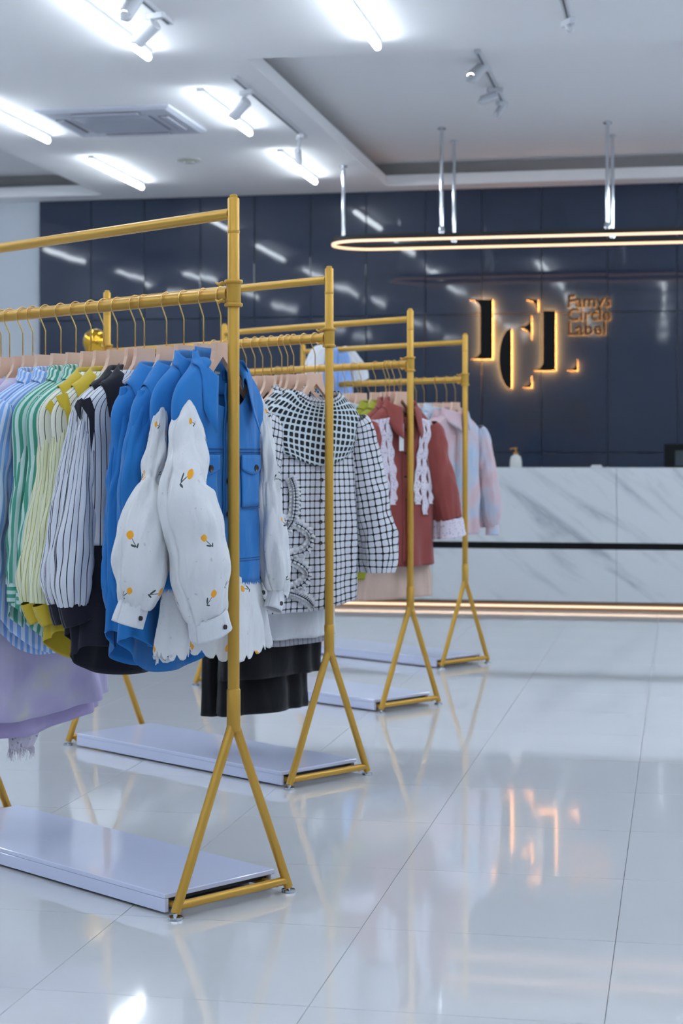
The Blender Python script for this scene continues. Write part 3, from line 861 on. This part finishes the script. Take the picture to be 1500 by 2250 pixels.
def denim_jacket(px,yaw,label,what,left,right,seed,detail):
    t=R1.t_px(px); g=Garment(R1,t,yaw,'denim_jacket',label,'jacket',GRP1)
    w=.185
    B=Tube(shoulders(w,-.155,.032,-.700,.195,.046,.078,.09,.022,.006),.006,seed,(4,7,11),neck=(.12,.17) if detail else None)
    b=B.mesh('body',C['denim'],g.root)
    g.collar(C['denim'],-.158,.080,.040,.024,.050,.115,.024,.085 if detail else .05,.74 if detail else .42,.030,B=B)
    SK=Tube([(-.655,.176,.034,.0,.022),(-.70,.190,.042,.006,.028),(-.78,.205,.056,.028,.040),(-.875,.222,.066,.045,.050)],.014,seed+3,(5,8,12),scallop(15,.016),start=-.66)
    if detail: SK.mesh('underskirt',C['tulip'],g.root,40,120)
    # frayed denim edge
    fr=MB(); rn=random.Random(seed)
    for k in range(150):
        th=2*math.pi*k/150+rn.uniform(-.02,.02); p=B.P(th,-.699,.001); q=p+Vector((rn.uniform(-.004,.004),rn.uniform(-.002,.002),-rn.uniform(.006,.013)))
        s_=Vector((.0022*math.sin(th)+.0006,.0022*math.cos(th)+.0006,0)); fr.add([p-s_,p+s_,q],[(0,1,2)])
    tag(fr.build('frayed_hem',C['denim_fray'],g.root,smooth=False,sharp=None),kind='stuff')
    B.mesh('waist_seam',C['denim_dark'],b,2,84,-.640,-.6425,0,0,2*math.pi,.0012)
    B.mesh('waist_seam',C['denim_dark'],b,2,84,-.646,-.6485,0,0,2*math.pi,.0012)
    if detail:
        for z in (-.372,-.380): B.patch('yoke_seam',C['denim_dark'],b,-.95,.95,z,z-.0022,.0022,40,1,.001,lambda f:0)
        pk=B.patch('placket',C['denim'],g.root,-.13,.10,-.215,-.698,.0045,6,40)
        B.patch('stitch_line',C['denim_dark'],pk,-.11,-.10,-.215,-.698,.0068,1,40,.0006)
        B.patch('stitch_line',C['denim_dark'],pk,.075,.085,-.215,-.698,.0068,1,40,.0006)
        for x0,x1 in ((-.80,-.26),(.26,.84)):
            B.patch('pocket',C['denim'],g.root,x0+.03,x1-.03,-.405,-.515,.0035,10,8)
            f=B.patch('pocket_flap',C['denim'],g.root,x0,x1,-.388,-.425,.0075,12,6,.003,lambda f:-.014*math.sin(f*math.pi*1.0)+.004)
            B.button('button',BUT,f,(x0+x1)/2+.08,-.420,.0085,.011)
            B.patch('pocket_seam',C['denim_dark'],f,x0+.02,x1-.02,-.517,-.5195,.0055,10,1,.0008)
        for z in (-.225,-.30,-.45,-.53,-.61): B.button('button',BUT,pk,-.02,z,.0075,.009)
        # inside back neck and woven label
        V=[];F=[]
        for i in range(9):
            for j in range(13):
                f=j/12-.5; V.append(Vector((f*.15,.036-.05*f*f-.004*i/8,-.128-i*.014)))
        for i in range(8):
            for j in range(12): F.append((i*13+j,(i+1)*13+j,(i+1)*13+j+1,i*13+j+1))
        bk=mk('back_lining',V,F,C['denim'],g.root,solid=.0015)
        lb=MB().box((.018,.0295,-.190),(.048,.0310,-.173)).build('woven_label',plain('label_white','#d6d4cc',.8),g.root,smooth=False,sharp=None)
        cu=bpy.data.curves.new('label_text','FONT'); cu.body='nupu'; cu.size=.0085
        ob=bpy.data.objects.new('label_text',cu); COL.objects.link(ob); bpy.context.view_layer.update()
        me=bpy.data.meshes.new_from_object(ob.evaluated_get(bpy.context.evaluated_depsgraph_get())); bpy.data.objects.remove(ob)
        me.materials.append(plain('label_ink','#4a4a48',.8)); tx=bpy.data.objects.new('label_text',me); COL.objects.link(tx); tx.parent=lb
        tx.location=(.0215,.0290,-.1840); tx.rotation_euler=(math.pi/2,0,0)
    for nm,keys,sd in (('L',left,seed),('R',right,seed+5)):
        rows=g.sleeve_px(keys,.85) if not callable(keys) else mirror(arm(.185,-.25,.46,.03,.04,.03))
        g.sleeve(rows,C['tulip'],'sleeve',gather=((.46,.035,.003),(.97,.06,.003)),wr=.0075,seed=sd,rows=80)
        x,y,z,a,b_=rows[-1]; px_,py_,pz_=rows[-2][:3]
        T=Vector((x-px_,y-py_,z-pz_)).normalized()*.045
        cf=g.sleeve([(x-T.x*.15,y-T.y*.15,z-T.z*.15,a*1.02,b_*1.02),(x+T.x*.5,y+T.y*.5,z+T.z*.5,a*1.06,b_*1.06),(x+T.x,y+T.y,z+T.z,a*1.10,b_*1.10)],C['white'],'cuff',wr=.002,rows=6)
        MB().lathe([(.003,-.0005),(.0055,-.0015),(.006,.002)],12,(x+T.x*.6-a*.1,y+T.y*.6-b_*1.14,z+T.z*.6),'y').build('button',BUT,cf)
        continue
        # denim cap at the sleeve head
        g.sleeve([(rows[0][0]*.90,0,rows[0][2]+.016,.018,.020),(rows[0][0]*.99,0,rows[0][2]-.002,.030,.028),(rows[0][0]*1.03,rows[1][1]*.4,rows[0][2]-.022,.036,.032)],C['denim'],'shoulder_cap',wr=.001,rows=8)
    hanger(R1,t,yaw,what)
    return g
Lj1=[(399,416,872,0),(386,432,910,-.004),(373,443,955,-.010),(366,451,1005,-.018),(359,455,1035,-.025),(352,453,1064,-.032),(345,468,1095,-.038),(352,489,1143,-.046),(364,497,1190,-.053),(374,499,1250,-.058),(392,499,1310,-.06),(412,497,1352,-.06)]
Rj1=[(562,571,866,0),(562,590,915,0),(562,604,990,-.01),(570,606,1040,-.015),(570,607,1065,-.015),(566,620,1120,-.02),(567,632,1200,-.02),(577,637,1265,-.02),(588,632,1295,-.02),(590,626,1303,-.02)]
denim_jacket(485,rd(15),'foremost blue denim jacket, white tulip-print sleeves, woven label showing inside its collar','the foremost denim jacket',Lj1,Rj1,11,True)
Lj2=[(350,358,878,0),(338,366,915,0),(328,368,960,-.004),(320,364,1010,-.010),(315,350,1055,-.016),(300,356,1076,-.02),(277,366,1122,-.025),(261,372,1174,-.03),(251,373,1225,-.03),(253,364,1275,-.026),(256,345,1310,-.02),(262,325,1332,-.015)]
denim_jacket(447,rd(11),'second denim jacket with white tulip-print sleeves, behind the foremost one','the second denim jacket',Lj2,lambda:0,23,False)

def shirt(rack,px,yaw,name,label,what,cat,group,body,sleeve=None,collar=None,cuff=None,w=.20,hem=-.85,D=.036,left=None,ln=.50,out=.07,a=.052,b=.036,puff=0.0,
          zn=-.175,drop=.095,seed=0,tail=None,fold=.010,lower=None,flap=None,col={},gather=.0025,cl=.045,fwd=0.0,hw=None,hd=None,dz=0.0,kap=.75,clean=(0,0),hang=True,c0=0.0,buttons=0,bmat=None,rows=64):
    t=rack.t_px(px); g=Garment(rack,t,yaw,name,label,cat,group,dz)
    B=Tube(shoulders(w,zn,D,hem,hw or w*1.06,hd or D*1.15,.075,drop,c0*3,c0),fold,seed,(4,7,12),tail)
    if lower:
        m2,zs=lower
        B.mesh('body',body,g.root,46,84,None,zs)
        B.mesh('lower_panel',m2,g.root,24,84,zs+.004,None,.0016,0,2*math.pi,-.003)
    else: B.mesh('body',body,g.root)
    if collar: g.collar(collar,B=B,**{**dict(zb=zn-.004),**col})
    keys=g.sleeve_px(left,kap) if left else arm(w,zn-drop,ln,out,a,b,fwd,puff)
    if sleeve:
        for k,ks in enumerate((keys,mirror(keys))):
            g.sleeve(ks,sleeve,'sleeve',gather=((.97,.10,gather),),wr=.0055,seed=seed+k*7,rows=rows)
            if cuff: g.sleeve(cuff_after(ks,cl,1.06,(clean[0]*(1 if k==0 else -1),clean[1])),cuff,'cuff',wr=.001,rows=6)
            if flap:
                mt,poly=flap; sx=1 if k==0 else -1
                xs=[q[0] for q in poly]; lo,hi=min(xs),max(xs); V=[];F=[]; n=len(poly)
                def fp(px_,py_,o):
                    p,_=g.loc(px_,py_,-.022-.030*(px_-lo)/(hi-lo)-o); return Vector((p.x*sx,p.y,p.z))
                cxp=sum(xs)/n; cyp=sum(q[1] for q in poly)/n
                for o in (0,.0025):
                    V+=[fp(q[0],q[1],o) for q in poly]+[fp(cxp,cyp,o+.006)]
                m=n+1
                for i in range(n):
                    j=(i+1)%n
                    F+=[(i,j,n),(m+j,m+i,m+n),(i,m+i,m+j,j)]
                mk('shoulder_trim',V,F,mt,g.root,uv=[(v.x,v.z) for v in V],smooth=False)
    if buttons:
        pk=B.patch('placket',body,g.root,-.09,.09,zn-.07,hem+.03,.004,4,30)
        for k in range(buttons): B.button('button',bmat or BUTW,pk,0,zn-.09-k*(abs(hem-zn)-.16)/max(1,buttons-1),.006,.008)
    if hang: hanger(rack,t,yaw,what)
    g.B=B
    return g

shirt(R1,404,rd(10),'denim_shirt','plain blue shirt with a broad rounded collar, third from the near pole','the blue shirt third from the pole','shirt',GRP1,C['denim'],C['denim'],C['denim'],C['denim'],
      .19,-.925,.038,[(303,316,858,0),(292,338,905,0),(275,336,980,0),(262,330,1060,0),(262,325,1130,0),(262,322,1220,0),(268,318,1310,0)],seed=31,tail=tails(.10,.05),fold=.014,
      col=dict(hs=.022,fb=.075,ff=.10,spread=.055,rx=.08,ry=.045),hw=.215)
shirt(R1,366,rd(8),'denim_shirt','plain blue shirt with a stitched collar, fourth from the near pole','the blue shirt fourth from the pole','shirt',GRP1,C['denim'],C['denim'],C['denim'],C['denim'],
      .19,-.915,.038,[(264,276,850,0),(256,300,900,0),(248,300,970,0),(240,296,1050,0),(231,292,1150,0),(228,290,1250,0),(236,285,1335,0)],seed=37,tail=tails(.10,.05),fold=.014,
      col=dict(hs=.022,fb=.070,ff=.10,spread=.05,rx=.08,ry=.045),hw=.215)
bigc=dict(hs=.018,fb=.07,ff=.13,spread=.055,rx=.078,ry=.042,tip=.02,dip=.05)
FL5=[(177,889),(184,878),(198,872),(203,885),(208,900),(208,940),(203,975),(200,998),(197,950),(196,925),(190,905),(184,900)]
FL6=[(163,893),(170,880),(180,874),(185,882),(180,890),(178,905),(177,925),(170,912)]
FL7=[(122,871),(134,866),(148,863),(153,880),(156,900),(158,925),(153,977),(149,935),(146,915),(140,900),(132,893)]
FL8=[(99,896),(106,884),(112,877),(120,890),(127,906),(124,920),(120,931),(114,916),(108,905)]
K5=[(184,194,893,0),(176,207,930,0),(160,206,1000,0),(141,207,1100,0),(124,208,1200,0),(117,203,1270,0),(126,196,1318,0),(131,192,1330,0)]
shirt(R1,317,rd(2),'pinstripe_shirt','black-collared white shirt with black pinstripes, nearer of the two','the nearer black-collared pinstripe shirt','shirt',GRP1,C['bw'],C['bw'],C['black'],C['black'],
      .205,-.945,.036,K5,seed=41,tail=tails(.07,.08),lower=(C['black'],-.62),flap=(C['black'],FL5),col=bigc,fold=.016,hw=.23,hd=.05,cl=.042,clean=(.012,-.004))
K6=[(x0-22,x1-22,py-6,y) for x0,x1,py,y in K5]
shirt(R1,297,rd(2),'pinstripe_shirt','black-collared white shirt with black pinstripes, tucked behind its twin','the farther black-collared pinstripe shirt','shirt',GRP1,C['bw'],C['bw'],C['black'],C['black'],
      .205,-.90,.034,K6,seed=43,tail=tails(.07,.06),lower=(C['black'],-.66),flap=(C['black'],FL6),col=bigc,fold=.012,cl=.042,clean=(.012,-.004))
K7=[(132,142,898,0),(122,160,940,0),(112,160,1010,0),(98,158,1100,0),(80,152,1200,0),(66,142,1270,0),(70,134,1310,0),(73,130,1325,0)]
shirt(R1,258,0,'mustard_shirt','mustard-collared cream striped shirt, nearer of the two','the nearer mustard-collared shirt','shirt',GRP1,C['yw'],C['ys'],C['yellow'],C['yellow'],
      .205,-.925,.036,K7,seed=47,tail=tails(.08,.08),lower=(C['yellow'],-.72),flap=(C['yellow'],FL7),col={**bigc,'fb':.06,'ff':.10},fold=.014,hd=.05,cl=.040,clean=(.02,-.006))
K8=[(x0-26,x1-26,py-4,y) for x0,x1,py,y in K7]
shirt(R1,228,0,'mustard_shirt','mustard-collared cream striped shirt, beside the green striped shirts','the mustard-collared shirt beside the green ones','shirt',GRP1,C['yw'],C['ys'],C['yellow'],C['yellow'],
      .205,-.86,.034,K8,seed=53,tail=tails(.08,.06),flap=(C['yellow'],FL8),col={**bigc,'fb':.06,'ff':.10},cl=.040,clean=(.02,-.006))
stc=dict(hs=.030,fb=.04,ff=.07,spread=.018,rx=.072,ry=.045)
K9=[(84,94,868,0),(76,112,910,0),(70,118,980,0),(60,115,1060,0),(50,108,1150,0),(40,100,1230,0),(40,92,1290,0)]
shirt(R1,200,0,'green_shirt','green-and-white striped shirt, nearer of the pair','the nearer green striped shirt','shirt',GRP1,C['green'],C['green'],C['green'],C['greenh'],
      .20,-.885,.036,K9,seed=59,tail=tails(.10,.02),col=stc,zn=-.178)
K10=[(52,62,872,0),(44,78,915,0),(38,82,985,0),(30,76,1060,0),(20,66,1150,0),(17,62,1230,0),(18,56,1285,0)]
shirt(R1,167,0,'green_shirt','green-and-white striped shirt with a bent sleeve, next to the blue striped ones','the green striped shirt next to the blue ones','shirt',GRP1,C['green'],C['green'],C['green'],C['greenh'],
      .20,-.875,.034,K10,seed=61,tail=tails(.10,.02),col=stc,zn=-.178)
shirt(R1,134,0,'blue_shirt','pale blue striped shirt with a long curved hem, next to the green striped ones','the blue striped shirt beside the green ones','shirt',GRP1,C['blue'],C['blue'],C['blue'],C['blueh'],
      .20,-.925,.036,None,.52,.05,seed=67,tail=tails(.13,.01),col=stc,zn=-.178,hw=.22)
shirt(R1,100,0,'blue_shirt','pale blue striped shirt next to the lavender dresses','the blue striped shirt beside the lavender dresses','shirt',GRP1,C['blue'],C['blue'],C['blue'],C['blueh'],
      .20,-.90,.034,None,.52,.05,seed=71,tail=tails(.12,.01),col=stc,zn=-.178,hw=.22)
for px,hemz,sd,lab in ((72,-1.10,73,'lavender dress with a soft yellow print, nearest the blue striped shirts'),(50,-1.15,79,'lavender dress with a frayed lace slip hanging below its hem'),
                   (21,-1.14,83,'lavender printed dress, cut by the left edge of the picture'),(2,-1.12,89,'lavender printed dress with a pale swing tag, at the far left edge')):
    g=shirt(R1,px,rd(-3),'lavender_dress',lab,'the '+{73:'first',79:'second',83:'third',89:'fourth'}[sd]+' lavender dress from the blue shirts','dress',GRP1,C['lavs'] if sd==79 else C['lav'],C['lavs'],None,None,.19,hemz,.036,None,.20,.03,.05,.032,seed=sd,fold=.018,hw=.235,hd=.06,tail=lambda th:.05*max(0,math.cos(th))+.02*max(0,math.sin(th)),zn=-.180)
    if sd==79:
        rn=random.Random(4); b=MB()
        S=Tube([(-1.05,.045,.02,-.02,-.04),(-1.14,.045,.022,-.02,-.04),(-1.185,.034,.016,-.03,-.04)],.006,91,(3,5,9))
        S.mesh('lace_slip',C['lace'],g.root,20,60)
        for k in range(120):
            th=2*math.pi*k/120; p=S.P(th,-1.183); q=p+Vector((rn.uniform(-.008,.008),0,-rn.uniform(.010,.038)))
            b.tube([p,(p+q)/2+Vector((rn.uniform(-.004,.004),0,0)),q],[.0008,.0006,.0003],4)
        tag(b.build('fringe',C['lace'],g.root),kind='stuff')
    if sd==89:
        MB().box((-.02,-.06,-.245),(.012,-.058,-.165),.0005).build('swing_tag',plain('tag_cream','#d8d8b4',.7),g.root,smooth=False,sharp=None)

# ------------------------------------------------------------------ second rack
GRP2='garments on the second rack'
def tunic(px,yaw,label,what,seed,detail):
    t=R2.t_px(px); g=Garment(R2,t,yaw,'checked_tunic',label,'tunic',GRP2)
    w=.215
    B=Tube(shoulders(w,-.176,.034,-.905,.225,.055,.105,.095,.030,.006),.010,seed,(4,7,11),lambda th:.035*max(0,math.cos(th)),neck=(.03,.1))
    B.mesh('body',C['grid'],g.root,56,100)
    CP=Tube([(-.172,.112,.040,0,.008),(-.184,.127,.042,0,.009),(-.215,.170,.044,0,.011),(-.250,.212,.046,0,.013),(-.30,.232,.049,0,.016),(-.36,.228,.052,0,.019),(-.425,.20,.054,0,.021)],.006,seed+2,(3,6,9),
            lambda th: .06*abs(math.cos(th))**1.3+.03*max(0,math.sin(th)),neck=(.05,.12))
    CP.mesh('cape_collar',C['gridd'],g.root,34,110,None,None,.002)
    ks=[(w*.93,0,-.262,.03,.03),(w*1.00,0,-.30,.052,.042),(w*1.10,-.005,-.42,.060,.05),(w*1.22,-.02,-.58,.066,.054),(w*1.30,-.03,-.70,.070,.055),(w*1.30,-.03,-.79,.056,.046)]
    for k in (ks,mirror(ks)):
        g.sleeve(k,C['grid'],'sleeve',gather=((.98,.08,.003),),wr=.007,seed=seed)
    if detail:
        pk=B.patch('placket',C['grid'],g.root,-.10,.08,-.44,-.90,.004,5,40)
        for z in (-.47,-.54,-.61,-.68): B.button('button',BUT,pk,-.0,z,.0065,.009)
        for path in ([(-.62,-.46),(-.56,-.49),(-.54,-.54),(-.58,-.60),(-.70,-.64)],
                     [(-.92,-.62),(-.70,-.60),(-.42,-.62),(-.24,-.655),(-.34,-.70),(-.62,-.715),(-.92,-.72)],
                     [(-.92,-.735),(-.66,-.725),(-.40,-.745),(-.28,-.78),(-.42,-.815),(-.66,-.825),(-.92,-.82)],
                     [(-.90,-.835),(-.60,-.835),(-.36,-.855),(-.16,-.885)]):
            B.ruffle('ruffle',C['ruf'],g.root,path,.040,16,.010,.005,110)
            B.ruffle('ruffle_trim',C['grid'],g.root,[(x+.01,z-.002) for x,z in path],.016,20,.012,.012,110)
    hanger(R2,t,yaw,what); return g
tunic(692,0,'foremost white tunic with black check, dark cape collar and gauze ruffles','the foremost checked tunic',101,True)
tunic(668,0,'checked tunic with dark cape collar tucked behind the foremost one','the second checked tunic',107,False)
shirt(R2,645,0,'checked_blouse','white blouse with thin black check, third on the second rack','the third checked blouse','blouse',GRP2,C['grid'],C['grid'],C['grid'],None,.20,-.80,.04,seed=109,zn=-.178)
def skirt(rack,px,yaw,name,label,what,cat,group,mat,zt,zb,w,hw,d,hd,seed,fold=.014,hang=True,hem=None,cx=0.0):
    t=rack.t_px(px); g=Garment(rack,t,yaw,name,label,cat,group)
    S=Tube([(zt,w,d,cx,0),(zt-.02,w*1.01,d,cx,0),(zt*.6+zb*.4,(w+hw)/2*1.02,(d+hd)/2,cx,0),(zb,hw,hd,cx,0)],fold,seed,(5,8,13),hem,start=zt)
    S.mesh('body',mat,g.root)
    S.mesh('waistband',mat,g.root,4,84,zt+.001,zt-.035,.002,0,2*math.pi,.003)
    for sx in (-1,1):
        MB().tube([(cx+sx*w*.8,0,zt-.01),(sx*.17,0,-.245)],.0016,6).build('hanger_loop',mat,g.root)
    if hang: hanger(rack,t,yaw,what)
    return g
skirt(R2,632,0,'white_skirt','white skirt whose hem shows below the checked tunics','the white skirt below the checked tunics','skirt',GRP2,C['white'],-.36,-1.005,.16,.20,.045,.055,113,.018)
skirt(R2,619,0,'pinstripe_trousers','grey pinstripe skirt above a black hem on the second rack','the grey pinstripe skirt','skirt',GRP2,C['grey'],-.34,-1.03,.16,.215,.04,.05,127,.010)
skirt(R2,596,0,'black_skirt','black knee-length skirt below the grey pinstripe hem','the shorter black skirt','skirt',GRP2,C['ink'],-.32,-1.14,.17,.225,.04,.05,131,.010)
skirt(R2,577,0,'black_dress','long black skirt hanging lowest behind the near pole','the longer black skirt','skirt',GRP2,C['ink'],-.30,-1.265,.17,.20,.04,.055,137,.012)
shirt(R2,560,0,'black_blouse','black blouse on the second rack, mostly hidden by denim','the hidden black blouse','blouse',GRP2,C['ink'],C['ink'],C['ink'],None,.20,-.80,.04,seed=139)
skirt(R2,541,0,'black_skirt','long black skirt at the far end of the second rack','the farthest black skirt','skirt',GRP2,C['ink'],-.30,-1.275,.16,.19,.04,.055,141,.012)
for k,px in enumerate((520,498,470)):
    hanger(R2,R2.t_px(px),rd(3*k-3),['nothing, first of three behind the denim jackets','nothing, second of three behind the denim jackets','nothing, third of three behind the denim jackets'][k])

# ------------------------------------------------------------------ third rack
GRP3='garments on the third rack'
def rust(px,yaw,label,what,seed,detail):
    t=R3.t_px(px); g=Garment(R3,t,yaw,'ruffled_blouse',label,'blouse',GRP3); w=.20
    B=Tube(shoulders(w,-.166,.034,-.865,.245,.060,.078,.092,.034,.006),.018,seed,(4,6,9),lambda th:.025*max(0,-math.cos(th)),neck=(.06,.12))
    B.mesh('body',C['rust'],g.root,56,96)
    g.collar(C['rust'],-.168,.080,.040,.028,.055,.105,.026,.05,.40,.030,B=B)
    for sx in (-1,1):
        ks=[(sx*w*.93,0,-.250,.03,.03),(sx*w,0,-.29,.058,.045),(sx*w*1.10,-.004,-.40,.064,.048),(sx*w*1.26,-.02,-.54,.070,.050),(sx*w*1.38,-.03,-.665,.062,.046)]
        g.sleeve(ks,C['rust'],'sleeve',gather=((.97,.1,.003),),wr=.006,seed=seed+sx)
        g.sleeve([ks[-1],(sx*w*1.40,-.03,-.70,.072,.052),(sx*w*1.43,-.03,-.745,.082,.06)],C['lace'],'lace_cuff',wr=.004,rows=10)
        if detail:
            for x0,x1,z1 in ((.92,.74,-.60),(.74,.54,-.645),(.56,.35,-.60)):
                B.ruffle('lace_ruffle',C['lace'],g.root,[(sx*x0,-.212-.03*x0),(sx*(x0*.6+x1*.4),-.36),(sx*x1,-.50),(sx*x1*.98,z1)],.029,6,.005,.005,90,.20)
    if detail:
        pk=B.patch('placket',C['rust'],g.root,-.10,.10,-.24,-.85,.004,5,36)
        for z in (-.28,-.38,-.48,-.58,-.68): B.button('button',BUT,pk,0,z,.006,.008)
        MB().box((-.062,-.0475,-.37),(-.034,-.0460,-.255),.0004).build('swing_tag',plain('tag_white','#cfd3d6',.7),g.root,smooth=False,sharp=None)
        MB().box((-.03,.034,-.205),(.03,.0355,-.170),.0004).build('woven_label',plain('label_cream','#d6d4cc',.8),g.root,smooth=False,sharp=None)
    hanger(R3,t,yaw,what); return g
rust(881,0,'foremost rust red blouse with scalloped lace ruffles and a swing tag','the foremost rust blouse',151,True)
rust(866,0,'rust red blouse with lace cuffs, half hidden behind the foremost one','the second rust blouse',157,False)
skirt(R3,855,rd(0),'beige_skirt','pleated beige skirt showing below the rust blouses','the beige skirt','skirt',GRP3,C['beige'],-.50,-1.005,.12,.235,.028,.045,159,.014,cx=.03)
for k,(px,lab) in enumerate(((847,'olive green blouse, nearer of the two beside the rust blouses'),(825,'olive green blouse, farther of the two beside the rust blouses'))):
    shirt(R3,px,0,'olive_blouse',lab,('the nearer olive blouse','the farther olive blouse')[k],'blouse',GRP3,C['olive'],C['olive'],C['olive'],None,.205,-.915+.03*k,.042,hw=.25,seed=161+k*3,zn=-.168,col=dict(hs=.02,fb=.05,ff=.07,spread=.03))
for k,(px,lab,m) in enumerate(((793,'pale dotted blouse behind the olive green ones','dots'),(776,'white blouse on the third rack behind the checked tunic','white'),(757,'dark blouse at the far side of the third rack','ink'))):
    shirt(R3,px,0,'blouse',lab,('the pale dotted blouse, third rack','the white blouse, third rack','the dark blouse, third rack')[k],'blouse',GRP3,C[m],C[m],C[m],None,.20,-.80,.04,seed=171+k*3)
for k,px in enumerate((735,705,672,640,610)):
    hanger(R3,R3.t_px(px),rd(2*k-3),['nothing, the %s empty one, third rack'%q for q in ('first','second','third','fourth','fifth')][k])

# ------------------------------------------------------------------ farthest rack
GRP4='garments on the farthest rack'
shirt(R4,1000,0,'tie_dye_shirt','pink and pale blue tie-dye shirt at the end of the farthest rack','the pink tie-dye shirt','shirt',GRP4,C['pastel'],C['pastel'],C['pastel'],C['pastel'],
      .205,-.80,.034,None,.50,.09,.050,.042,.25,-.168,seed=181,fold=.010,hd=.045,buttons=5,c0=.008)
shirt(R4,981,0,'tie_dye_shirt','dusty pink shirt behind the tie-dye one on the farthest rack','the dusty pink shirt','shirt',GRP4,C['pastel'],C['pastel'],C['pastel'],None,.205,-.78,.04,seed=187)
for k,px in enumerate((959,932,914)):
    lab=('pale blue dotted blouse next to the pink shirts','grey-blue dotted blouse in the middle of the farthest rack','pale dotted blouse behind the rust blouses, farthest rack')[k]
    shirt(R4,px,rd(-4*k),'dotted_blouse',lab,('the dotted blouse nearest the pink shirts','the middle dotted blouse, farthest rack','the last dotted blouse, farthest rack')[k],'blouse',GRP4,C['dots'],C['dots'],C['dots'],None,.20,-.74,.04,seed=191+k*3,zn=-.145,ln=.3)
for k,(px,m) in enumerate(((880,'white'),(850,'sky'))):
    lab=('white blouse hidden at the middle of the farthest rack','sky blue blouse hidden on the farthest rack')[k]
    shirt(R4,px,0,'blouse',lab,('the white blouse, farthest rack','the sky blue blouse, farthest rack')[k],'blouse',GRP4,C[m],C[m],C[m],None,.20,-.74,.04,seed=201+k*3)
for k,px in enumerate((812,788,765)):
    hanger(R4,R4.t_px(px),rd(3*k-3),['nothing, the %s empty one, farthest rack'%q for q in ('first','second','third')][k])
# pale garment slung over the far top rail
g=Garment(R4,R4.t_px(735),0,'draped_top','pale blue top with white sleeves slung over the farthest top rail','top',GRP4)
B=Tube([(.206,.045,.022,0,0),(.185,.085,.040,0,0),(.12,.11,.045,0,0),(.0,.12,.045,.0,0),(-.13,.11,.04,.01,0),(-.24,.08,.035,.01,0)],.016,211,(4,7,10))
B.mesh('body',C['sky'],g.root)
for sx in (-1,1):
    g.sleeve([(sx*.06,0,.185,.03,.03),(sx*.12,0,.16,.05,.035),(sx*.165,-.01,.09,.056,.04),(sx*.18,-.01,.03,.06,.045)],C['white'],'sleeve',wr=.006,seed=214)
B.patch('front_band',C['sky'],g.root,-.2,.2,.17,-.22,.004,4,20)
